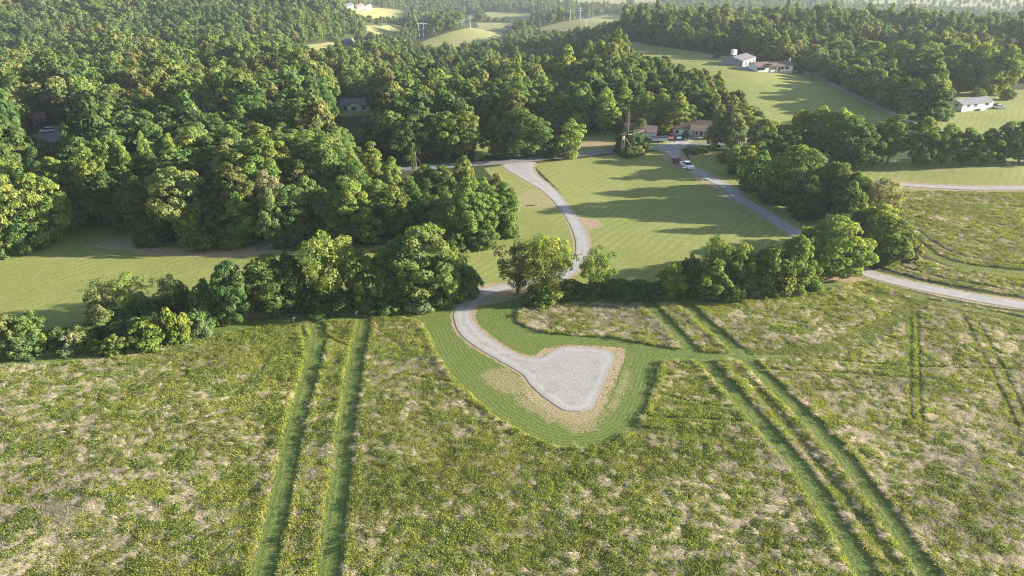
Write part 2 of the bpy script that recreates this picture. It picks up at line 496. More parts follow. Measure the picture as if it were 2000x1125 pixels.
# ================================================================== ground sheet
def axis(segs):
    out = [segs[0][0]]
    for a, b, st in segs:
        n = max(1, int(round((b - a) / st)))
        out += list(np.linspace(a, b, n + 1)[1:])
    return np.array(out)
gxs = axis([(-3000, -1500, 150), (-1500, -700, 50), (-700, -330, 12), (-330, -130, 2.2), (-130, 130, 0.85), (130, 330, 2.2), (330, 700, 12), (700, 1500, 50), (1500, 3000, 150)])
gys = axis([(-300, 30, 33), (30, 40, 2), (40, 200, 0.85), (200, 480, 2.0), (480, 1300, 9), (1300, 2500, 40), (2500, 4000, 150)])
GX, GY = np.meshgrid(gxs, gys)
PG = np.stack([GX.ravel(), GY.ravel()], 1)
GZ = terrain(PG[:, 0], PG[:, 1])

def regions(P):
    R = {}
    R['meadow'] = sdf_poly(P, P_MEADOW)
    R['weed'] = np.maximum(sdf_poly(P, P_WEED), sdf_poly(P, P_WEED2))
    m = sdf_poly(P, P_LOOP)
    for ln, hw in L_STRIPS: m = np.maximum(m, sdf_line(P, ln, hw))
    R['mown'] = m
    R['swath'] = np.max([sdf_line(P, ln, hw) for ln, hw in L_SWATH], 0)
    R['hay'] = np.max([sdf_poly(P, p) for p in P_HAY], 0)
    R['hayfar'] = np.max([sdf_poly(P, p, 20.0) for p in P_HAYFAR], 0)
    R['drive'] = sdf_poly(P, P_DRIVE)
    R['lane'] = sdf_line(P, L_LANE, 1.75)
    R['rroad'] = sdf_line(P, L_RROAD, 1.9)
    R['road'] = sdf_line(P, L_ROAD, 2.4)
    R['park'] = sdf_poly(P, P_PARK)
    R['hdrive'] = np.maximum(sdf_line(P, L_HILLDRIVE, 1.6), sdf_poly(P, P_APRON))
    R['lot'] = sdf_poly(P, P_LOT)
    d = np.max([sdf_poly(P, p) for p in P_DIRT], 0)
    d = np.maximum(d, np.minimum(R['drive'] + 0.62, 4))
    d = np.maximum(d, R['lane'] + np.where(P[:, 0] > 62, .7, 1.9) + 1.2 * (vnoise(P[:, 0] / 6, P[:, 1] / 6, 4) - 0.5))
    d = np.maximum(d, R['rroad'] + 1.1)
    d = np.maximum(d, R['park'] + 0.6)
    R['dirt'] = d
    R['strawp'] = np.max([sdf_poly(P, p) for p in P_STRAWP], 0)
    return R
RG = regions(PG)
nx, ny = len(gxs), len(gys)
ii = np.arange(nx * ny).reshape(ny, nx)
F = np.stack([ii[:-1, :-1].ravel(), ii[:-1, 1:].ravel(), ii[1:, 1:].ravel(), ii[1:, :-1].ravel()], 1)

def ground_material():
    t = NT('ground_cover')
    p = t.pos()
    nbig = t.noise(0.035, 3, p); nmid = t.noise(0.35, 3, p); nfine = t.noise(2.2, 4, p); nvf = t.noise(7.0, 3, p)
    wob = t.math('MULTIPLY_ADD', nfine, 1.1, -0.55)
    wobs = t.math('MULTIPLY_ADD', nmid, 1.6, -0.8)
    def mask(name, w=0.16, k=1.0, extra=None):
        v = t.math('ADD', t.attr(name), t.math('MULTIPLY', wob, k))
        if extra is not None: v = t.math('ADD', v, extra)
        return t.ramp(v, -w, w)
    # woodland floor
    col = t.mix(t.ramp(nfine, 0.35, 0.7), (0.035, 0.045, 0.016), (0.075, 0.075, 0.035))
    col = t.mix(t.ramp(nmid, 0.45, 0.7), col, (0.05, 0.075, 0.02))
    # floor under the tall grass
    mead = t.mix(t.ramp(nfine, 0.3, 0.7), (0.075, 0.09, 0.022), (0.17, 0.15, 0.07))
    col = t.mix(mask('meadow'), col, mead)
    col = t.mix(mask('weed'), col, t.mix(t.ramp(nfine, 0.3, 0.7), (0.06, 0.085, 0.022), (0.13, 0.13, 0.05)))
    # hay fields: mowing lines and bleached stubble
    def hay(rz, per, a, b, c, wt=0.2):
        w = t.n('ShaderNodeTexWave', wave_type='BANDS', bands_direction='X', wave_profile='SIN')
        t.l(t.mapped(p, (1, 1, 1), rz), w.inputs['Vector'])
        w.inputs['Scale'].default_value = 0.314 / per; w.inputs['Distortion'].default_value = 4.0
        w.inputs['Detail'].default_value = 2; w.inputs['Detail Scale'].default_value = 0.6
        f = t.math('MULTIPLY_ADD', w.outputs['Fac'], t.math('MULTIPLY', t.ramp(nbig, 0.4, 0.6), wt), t.math('MULTIPLY_ADD', nvf, 0.45, t.math('MULTIPLY', nfine, 0.5)))
        h = t.mix(t.ramp(f, 0.25, 0.85), a, b)
        return t.mix(t.math('MULTIPLY', t.ramp(nbig, 0.4, 0.72), 0.6), h, c)
    h1 = hay(0.62, 2.1, (0.155, 0.18, 0.046), (0.31, 0.308, 0.105), (0.16, 0.2, 0.046))
    h1 = t.mix(t.math('MULTIPLY', t.ramp(t.noise(0.11, 4, p), 0.52, 0.72), 0.5), h1, (0.3, 0.27, 0.12))
    h1 = t.mix(t.math('MULTIPLY', t.ramp(t.noise(0.9, 4, p), 0.56, 0.7), 0.55), h1, (0.1, 0.14, 0.03))
    col = t.mix(mask('hay', 0.25), col, h1)
    h2 = hay(-0.4, 6.0, (0.19, 0.2, 0.07), (0.29, 0.265, 0.12), (0.2, 0.21, 0.06))
    col = t.mix(t.ramp(t.attr('hayfar'), -1.5, 1.5), col, h2)
    # mown strips: swath lines follow the edge
    sdm = t.attr('mown')
    ph = t.math('MULTIPLY_ADD', sdm, 10.0, t.math('MULTIPLY_ADD', nmid, 7.0, t.math('MULTIPLY', nfine, 3.0)))
    ln = t.math('MULTIPLY_ADD', t.math('MULTIPLY', t.math('SINE', ph), t.ramp(nmid, 0.3, 0.6, 0.5, 1.3)), 0.1, t.math('MULTIPLY_ADD', nvf, 0.5, t.math('MULTIPLY', nfine, 0.5)))
    mw = t.mix(t.ramp(ln, 0.2, 0.85), (0.078, 0.122, 0.026), (0.185, 0.21, 0.062))
    mw = t.mix(t.math('MULTIPLY', t.ramp(nmid, 0.55, 0.75), 0.45), mw, (0.2, 0.19, 0.075))
    col = t.mix(mask('mown', 0.1, 0.25), col, mw)
    sw = t.mix(t.ramp(nfine, 0.3, 0.7), (0.09, 0.12, 0.025), (0.2, 0.2, 0.06))
    col = t.mix(mask('swath', 0.2), col, sw)
    # dirt shoulders: tan soil, dry straw and bits of grass
    dirt = t.mix(t.ramp(nfine, 0.3, 0.72), (0.27, 0.195, 0.12), (0.42, 0.32, 0.21))
    dirt = t.mix(t.math('MULTIPLY', t.ramp(nfine, 0.52, 0.66), 0.55), dirt, (0.2, 0.17, 0.085))
    dirt = t.mix(t.math('MULTIPLY', t.ramp(nmid, 0.5, 0.8), 0.6), dirt, (0.27, 0.2, 0.13))
    col = t.mix(mask('dirt', 0.14, 1.0, t.math('MULTIPLY', wobs, 0.6)), col, dirt)
    green_in = t.math('MULTIPLY', t.ramp(t.noise(0.8, 5, p, 0.7), 0.54, 0.64), mask('dirt', 0.3, 1.0))
    col = t.mix(t.math('MULTIPLY', green_in, 0.7), col, (0.13, 0.15, 0.045))
    st = t.mix(t.ramp(nvf, 0.35, 0.68), (0.15, 0.13, 0.06), (0.42, 0.34, 0.2))
    col = t.mix(t.math('MULTIPLY', mask('strawp', 0.5, 2.0, wobs), 0.8), col, st)
    hgt = t.math('ADD', t.math('MULTIPLY', nvf, 0.6), t.math('MULTIPLY_ADD', nfine, 0.7, t.math('MULTIPLY', t.math('MULTIPLY', ln, mask('mown', 0.1, 0.25)), 0.4)))
    return t.done(t.bsdf(col, 0.9, 0.12, t.bump(hgt, 0.5, 0.15)))

gm = mesh_np('ground', np.stack([PG[:, 0], PG[:, 1], GZ], 1), F, [ground_material()], True)
for k in ('meadow', 'weed', 'mown', 'swath', 'hay', 'hayfar', 'dirt', 'strawp'):
    at = gm.attributes.new(k, 'FLOAT', 'POINT'); at.data.foreach_set('value', RG[k].astype(np.float32))
ground = bpy.data.objects.new('ground', gm); link(ground)
tag(ground, kind='structure')

# ------------------------------------------------------------------ sheets of gravel and asphalt
def gravel_mat(name, a, b, fine=9.0):
    t = NT(name); p = t.pos()
    n1 = t.noise(fine, 4, p, 0.7); n2 = t.noise(0.5, 3, p); n3 = t.noise(2.5, 3, p)
    c = t.mix(t.ramp(n1, 0.3, 0.7), a, b)
    ed = t.math('ADD', t.attr('edge'), t.math('MULTIPLY_ADD', n2, 0.8, -0.4))
    weedy = t.math('MULTIPLY', t.ramp(t.noise(1.3, 5, p, 0.7), 0.6, 0.7), t.ramp(ed, 1.6, 0.1))
    c = t.mix(t.math('MULTIPLY', weedy, 0.6), c, (0.2, 0.18, 0.11))
    c = t.mix(t.math('MULTIPLY', t.ramp(t.noise(0.16, 4, p), 0.5, 0.68), 0.28), c, (0.24, 0.215, 0.19))
    rut = t.math('MULTIPLY', t.ramp(ed, 0.45, 0.85), t.ramp(ed, 1.5, 1.1))
    c = t.mix(t.math('MULTIPLY', rut, 0.3), c, tuple(min(1, x * 1.12) for x in b))
    c = t.mix(t.math('MULTIPLY', t.ramp(ed, 0.4, 0.0), 0.4), c, (0.3, 0.26, 0.2))
    c = t.mix(t.math('MULTIPLY', t.ramp(n2, 0.45, 0.75), 0.35), c, tuple(x * 0.78 for x in a))
    c = t.mix(t.math('MULTIPLY', t.ramp(n3, 0.58, 0.7), 0.3), c, tuple(min(1, x * 1.15) for x in b))
    return t.done(t.bsdf(c, 0.9, 0.15, t.bump(t.math('ADD', n1, t.math('MULTIPLY', n3, 0.5)), 0.6, 0.08)))
M['gravel'] = gravel_mat('pale_gravel', (0.215, 0.203, 0.195), (0.4, 0.38, 0.368))
M['asphalt'] = gravel_mat('worn_asphalt', (0.15, 0.14, 0.135), (0.24, 0.225, 0.215), 4.0)

def sheet(name, poly, mat, step, lift=0.045, rag=0.14):
    """polygon laid on the terrain as a dense triangle sheet"""
    poly = np.asarray(poly)
    # resample the outline and roughen it
    seg = np.roll(poly, -1, 0) - poly; L = np.hypot(seg[:, 0], seg[:, 1])
    pts = []
    for a, s, l in zip(poly, seg, L):
        k = max(1, int(l / step))
        for j in range(k): pts.append(a + s * j / k)
    pts = np.array(pts)
    nrm = np.roll(pts, -1, 0) - np.roll(pts, 1, 0); nrm = np.stack([nrm[:, 1], -nrm[:, 0]], 1); nrm /= (np.hypot(nrm[:, 0], nrm[:, 1])[:, None] + 1e-9)
    pts = pts + nrm * ((fbm(pts[:, 0] / 0.9, pts[:, 1] / 0.9, 5) - 0.5) * 2 * rag)[:, None]
    xs = np.arange(pts[:, 0].min(), pts[:, 0].max(), step * 1.2); ys = np.arange(pts[:, 1].min(), pts[:, 1].max(), step * 1.2)
    gx, gy = np.meshgrid(xs, ys); Q = np.stack([gx.ravel(), gy.ravel()], 1)
    Q = Q + RNG.uniform(-0.2, 0.2, Q.shape) * step
    Q = Q[sdf_poly(Q, pts, 2) > step * 0.45]
    allp = [Vector(p) for p in pts.tolist() + Q.tolist()]
    n = len(pts)
    v, e, f, *_ = delaunay_2d_cdt(allp, [], [list(range(n))], 1, 1e-4)
    V = np.array([(p.x, p.y) for p in v])
    Z = terrain(V[:, 0], V[:, 1]) + lift
    tri = [q for q in f if len(q) == 3]
    me = mesh_np(name, np.column_stack([V, Z]), np.array(tri), [mat], True)
    me.update()
    bm = bmesh.new(); bm.from_mesh(me); bmesh.ops.recalc_face_normals(bm, faces=bm.faces[:])
    if sum(fc.normal.z for fc in bm.faces) < 0: bmesh.ops.reverse_faces(bm, faces=bm.faces[:])
    bm.to_mesh(me); bm.free()
    co = np.zeros(len(me.vertices) * 3, np.float32); me.vertices.foreach_get('co', co); co = co.reshape(-1, 3)
    at = me.attributes.new('edge', 'FLOAT', 'POINT'); at.data.foreach_set('value', sdf_poly(co[:, :2].astype(float), pts).astype(np.float32))
    o = bpy.data.objects.new(name, me); link(o); tag(o, kind='structure')
    return o

def ribbon(line, half):
    d = np.gradient(line, axis=0); d /= np.hypot(d[:, 0], d[:, 1])[:, None]
    nr = np.stack([-d[:, 1], d[:, 0]], 1)
    return np.vstack([line + nr * half, (line - nr * half)[::-1]])
sheet('gravel_driveway', P_DRIVE, M['gravel'], 0.55)
sheet('gravel_lane', ribbon(L_LANE, 1.75), M['gravel'], 0.7)
sheet('gravel_road', ribbon(L_RROAD, 1.5), M['gravel'], 1.0, 0.08)
sheet('paved_road', ribbon(L_ROAD, 2.4), M['asphalt'], 1.3, 0.07, 0.05)
sheet('gravel_parking', P_PARK, M['gravel'], 1.2, 0.1)
sheet('hill_driveway', ribbon(L_HILLDRIVE, 1.6), M['gravel'], 1.6, 0.1)
sheet('garage_apron', P_APRON, M['gravel'], 1.6, 0.14)
sheet('woodland_parking', P_LOT, M['asphalt'], 1.6, 0.08)
# ================================================================== foliage
def unit(v): return v / (np.linalg.norm(v, axis=1)[:, None] + 1e-9)

def leaf_quads(C, N, S, asp=0.62):
    r = RNG.normal(size=C.shape)
    U = unit(np.cross(N, r)); Wd = unit(np.cross(N, U))
    S = S[:, None]
    bend = N * S * 0.18
    V = np.stack([C + U * S - bend, C + Wd * S * asp + bend, C - U * S - bend, C - Wd * S * asp + bend], 1).reshape(-1, 3)
    F = np.arange(len(V)).reshape(-1, 4)
    return V, F

PROF = {  # crown outline: (height fraction, radius fraction)
    'round': [(0, .35), (.12, .75), (.3, .97), (.5, 1), (.7, .88), (.86, .62), (.96, .32), (1, .05)],
    'dome': [(0, .55), (.1, .85), (.3, 1), (.55, .95), (.75, .75), (.9, .45), (1, .08)],
    'tall': [(0, .3), (.1, .6), (.3, .9), (.5, 1), (.7, .85), (.85, .6), (.95, .32), (1, .05)],
    'poplar': [(0, .35), (.1, .7), (.3, 1), (.55, .92), (.75, .7), (.9, .4), (1, .05)],
    'spread': [(0, .2), (.15, .4), (.35, .7), (.6, .95), (.78, 1), (.9, .75), (1, .2)],
    'bush': [(0, .8), (.2, 1), (.5, .92), (.75, .68), (.92, .35), (1, .1)],
}
def crown(name, kind, w, z0, z1, lobes, lr, per, leaf, gap=0.25, wob=0.28, droop=0.0, seed=0, lobe_flat=0.8):
    """leafy crown: many leaf clumps set on an uneven outline; w = width, z0..z1 = height range"""
    rs = np.random.default_rng(seed)
    prof = np.array(PROF[kind]); H = z1 - z0
    C = []; tries = 0
    ph = rs.uniform(0, 6.28, 6)
    while len(C) < lobes and tries < lobes * 40:
        tries += 1
        t = rs.uniform(0.02, 1); th = rs.uniform(0, 2 * np.pi)
        R = np.interp(t, prof[:, 0], prof[:, 1]) * w / 2
        if rs.uniform() > R / (w / 2) + 0.15: continue
        k = 1 + wob * (np.sin(2 * th + ph[0] + 3 * t) * 0.5 + np.sin(3 * th + ph[1] - 5 * t) * 0.35 + np.sin(5 * th + ph[2] + 9 * t) * 0.3)
        q = rs.uniform(0.72, 1.0) if rs.uniform() > 0.22 else rs.uniform(0.2, 0.7)
        rr = max(0, R * k * q - lr * 0.45)
        tz = t + wob * 0.22 * (np.sin(2 * th + ph[3]) + np.sin(3 * th + ph[4])) * 0.5
        p = np.array([math.cos(th) * rr, math.sin(th) * rr, z0 + np.clip(tz, 0, 1.03) * H - lr * 0.4])
        if C and np.min(np.linalg.norm((np.array(C) - p) * [1, 1, 0.9], axis=1)) < lr * (0.75 if tries < lobes * 20 else 0.5): continue
        C.append(p)
    C = np.array(C)
    rl = lr * rs.uniform(0.65, 1.3, len(C))
    npl = np.maximum(8, (per * (rl / lr) ** 2 * rs.uniform(1 - gap, 1 + gap * .6, len(C)))).astype(int)
    idx = np.repeat(np.arange(len(C)), npl)
    d = unit(rs.normal(size=(len(idx), 3)))
    low = d[:, 2] < -0.25
    d[low, 2] *= -rs.uniform(0.2, 1, low.sum()); d = unit(d)
    axis_c = np.array([0, 0, z0 + H * 0.42])
    out = unit(C - axis_c)[idx]
    flip = (np.sum(d * out, 1) < -0.45) & (rs.uniform(size=len(idx)) < 0.75)
    d[flip] *= -1
    rad_ = rs.uniform(0.55, 1.08, len(idx)) ** 0.6
    scl = np.array([1, 1, lobe_flat])
    P = C[idx] + d * scl * (rl[idx] * rad_)[:, None]
    P[:, 2] -= droop * rs.uniform(0, 1, len(idx)) ** 2 * lr
    P[:, 2] = np.maximum(P[:, 2], 0.08)
    N = unit(d + rs.normal(size=d.shape) * 0.42 + [0, 0, 0.18])
    S = leaf * rs.uniform(0.6, 1.35, len(idx))
    V, F = leaf_quads(P, N, S)
    me = mesh_np(name, V, F, [M['leaf']])
    a = me.attributes.new('rnd', 'FLOAT', 'POINT'); a.data.foreach_set('value', np.repeat(rs.uniform(0, 1, len(idx)), 4).astype(np.float32))
    a = me.attributes.new('clump', 'FLOAT', 'POINT'); a.data.foreach_set('value', np.repeat(rs.uniform(0, 1, len(C))[idx], 4).astype(np.float32))
    return me, C

def trunk(name, C, z1, base_r, seed=0, limbs=9, lean=0.3, fork=0.35, stems=1):
    rs = random.Random(seed); mb = MB()
    top = z1 * 0.82
    for s in range(stems):
        ox, oy = (0, 0) if stems == 1 else (rs.uniform(-.5, .5), rs.uniform(-.5, .5))
        ln = lean * (1 if stems == 1 else 3)
        lx, ly = rs.uniform(-ln, ln), rs.uniform(-ln, ln)
        pts = []; rr = []
        n = 7
        for i in range(n):
            t = i / (n - 1)
            pts.append((ox + lx * t * t * 2 + rs.uniform(-.08, .08) * (i > 0), oy + ly * t * t * 2 + rs.uniform(-.08, .08) * (i > 0), -0.25 + (top + 0.25) * t))
            rr.append(base_r * (1.25 if i == 0 else 1) * (1 - 0.85 * t) + 0.02)
        mb.tube(pts, rr, 7)
        if C is not None and len(C):
            cand = sorted(range(len(C)), key=lambda i: rs.random())[:limbs]
            for i in cand:
                c = Vector(C[i]); t = min(0.9, max(fork, (c.z - 0.25 * math.hypot(c.x, c.y)) / top * rs.uniform(.65, .85)))
                k = t * (n - 1); a = Vector(pts[int(k)]).lerp(Vector(pts[min(n - 1, int(k) + 1)]), k - int(k))
                mid = a.lerp(c, 0.5) + Vector((rs.uniform(-.3, .3), rs.uniform(-.3, .3), rs.uniform(-.1, .5)))
                r0 = base_r * (1 - 0.85 * t) * 0.55 + 0.02
                mb.tube([a, mid, c], [r0, r0 * .6, r0 * .22], 5, False)
    return mb.mesh(name, M['bark'], smooth=True)

PROTO = {}
def proto(pname, variants, **k):
    L = []
    for i in range(variants):
        sd = abs(hash_str(pname)) % 1000 + i * 31
        kk = dict(k)
        tr = {q: kk.pop(q) for q in list(kk) if q in ('base_r', 'limbs', 'fork', 'lean', 'stems')}
        cm, C = crown(pname + '_crown', seed=sd, **kk)
        tm = trunk(pname + '_trunk', C, kk['z1'], seed=sd, **tr)
        L.append((cm, tm, kk['w'], kk['z1']))
    PROTO[pname] = L
def hash_str(s):
    h = 7
    for c in s: h = (h * 31 + ord(c)) % 100003
    return h
proto('oak', 3, kind='round', w=11, z0=2.0, z1=14, lobes=95, lr=1.25, per=123, leaf=0.271, wob=.3, base_r=.34, limbs=12, fork=.28)
proto('maple', 2, kind='dome', w=11, z0=1.2, z1=12, lobes=170, lr=0.95, per=86, leaf=0.221, wob=.12, base_r=.34, limbs=10, fork=.2)
proto('tulip', 4, kind='poplar', w=8, z0=4.0, z1=21, lobes=125, lr=1.05, per=100, leaf=0.254, wob=.3, base_r=.3, limbs=12, fork=.3)
proto('canopy', 4, kind='tall', w=9.5, z0=4.5, z1=19, lobes=115, lr=1.2, per=112, leaf=0.271, wob=.34, base_r=.32, limbs=12, fork=.32)
proto('airy', 3, kind='spread', w=9, z0=2.8, z1=12, lobes=80, lr=0.85, per=61, leaf=0.197, gap=.5, wob=.42, droop=.6, base_r=.24, limbs=26, fork=.3, lean=.6)
proto('young', 3, kind='tall', w=5.5, z0=0.6, z1=9, lobes=75, lr=0.75, per=70, leaf=0.205, gap=.4, wob=.45, base_r=.14, limbs=10, fork=.2)
proto('thicket', 3, kind='bush', w=7, z0=0.2, z1=6, lobes=85, lr=0.85, per=86, leaf=0.213, gap=.4, wob=.32, base_r=.1, limbs=8, fork=.15, stems=3)
proto('bush', 4, kind='bush', w=4, z0=0.1, z1=3, lobes=48, lr=0.58, per=81, leaf=0.156, gap=.4, wob=.35, base_r=.06, limbs=8, fork=.12, stems=3)
proto('willow', 2, kind='spread', w=10, z0=0.8, z1=13, lobes=120, lr=0.95, per=78, leaf=0.213, gap=.45, wob=.36, droop=1.4, base_r=.3, limbs=14, fork=.3, lean=.5)

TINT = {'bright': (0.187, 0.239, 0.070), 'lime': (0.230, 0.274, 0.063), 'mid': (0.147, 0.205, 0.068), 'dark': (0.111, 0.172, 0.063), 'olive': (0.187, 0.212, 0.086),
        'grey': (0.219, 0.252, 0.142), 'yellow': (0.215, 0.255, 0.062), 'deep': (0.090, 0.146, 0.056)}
TONE = {'bright': 'bright green', 'lime': 'lime green', 'mid': 'mid green', 'dark': 'dark green', 'olive': 'olive green', 'grey': 'grey-green', 'yellow': 'yellow-green', 'deep': 'very dark green'}

def plant(name, kind, loc, width, height, tint, rz=None, var=None):
    L = PROTO[kind]; v = var if var is not None else RNG.integers(len(L))
    cm, tm, w0, h0 = L[int(v) % len(L)]
    o = empty(name, (loc[0], loc[1], loc[2]), RNG.uniform(0, 6.28) if rz is None else rz)
    o.scale = (width / w0, width / w0, height / h0)
    isb = name == 'bush'
    o.rotation_euler.x = RNG.normal(0, .045); o.rotation_euler.y = RNG.normal(0, .045)
    c = bpy.data.objects.new('foliage' if isb else 'crown', cm); link(c, o)
    b = bpy.data.objects.new('stem' if isb else 'trunk', tm); link(b, o)
    jt = RNG.normal(1, 0.035, 3) * RNG.normal(1, 0.1)
    c['tint'] = [float(max(0.01, a * j)) for a, j in zip(TINT[tint] if isinstance(tint, str) else tint, jt)]
    return o

def size_from_px(xc, yb, yt, wpx, kind):
    """base point, width and height in metres of a plant seen between those photograph rows"""
    b = g1(xc, yb)
    D = math.hypot(b[0], b[1])
    d = ray(xc, yt); d = d / math.hypot(d[0], d[1])
    ztop = CAM_H + d[2] * D
    dep = b[1] * CP - ((b[2] + ztop) / 2 - CAM_H) * SP
    width = wpx * dep / FPX
    # the far rim of the crown top rises above its centre line in the picture
    h = ztop - b[2] - width * 0.12
    return b, width * 1.06, max(0.8, h)
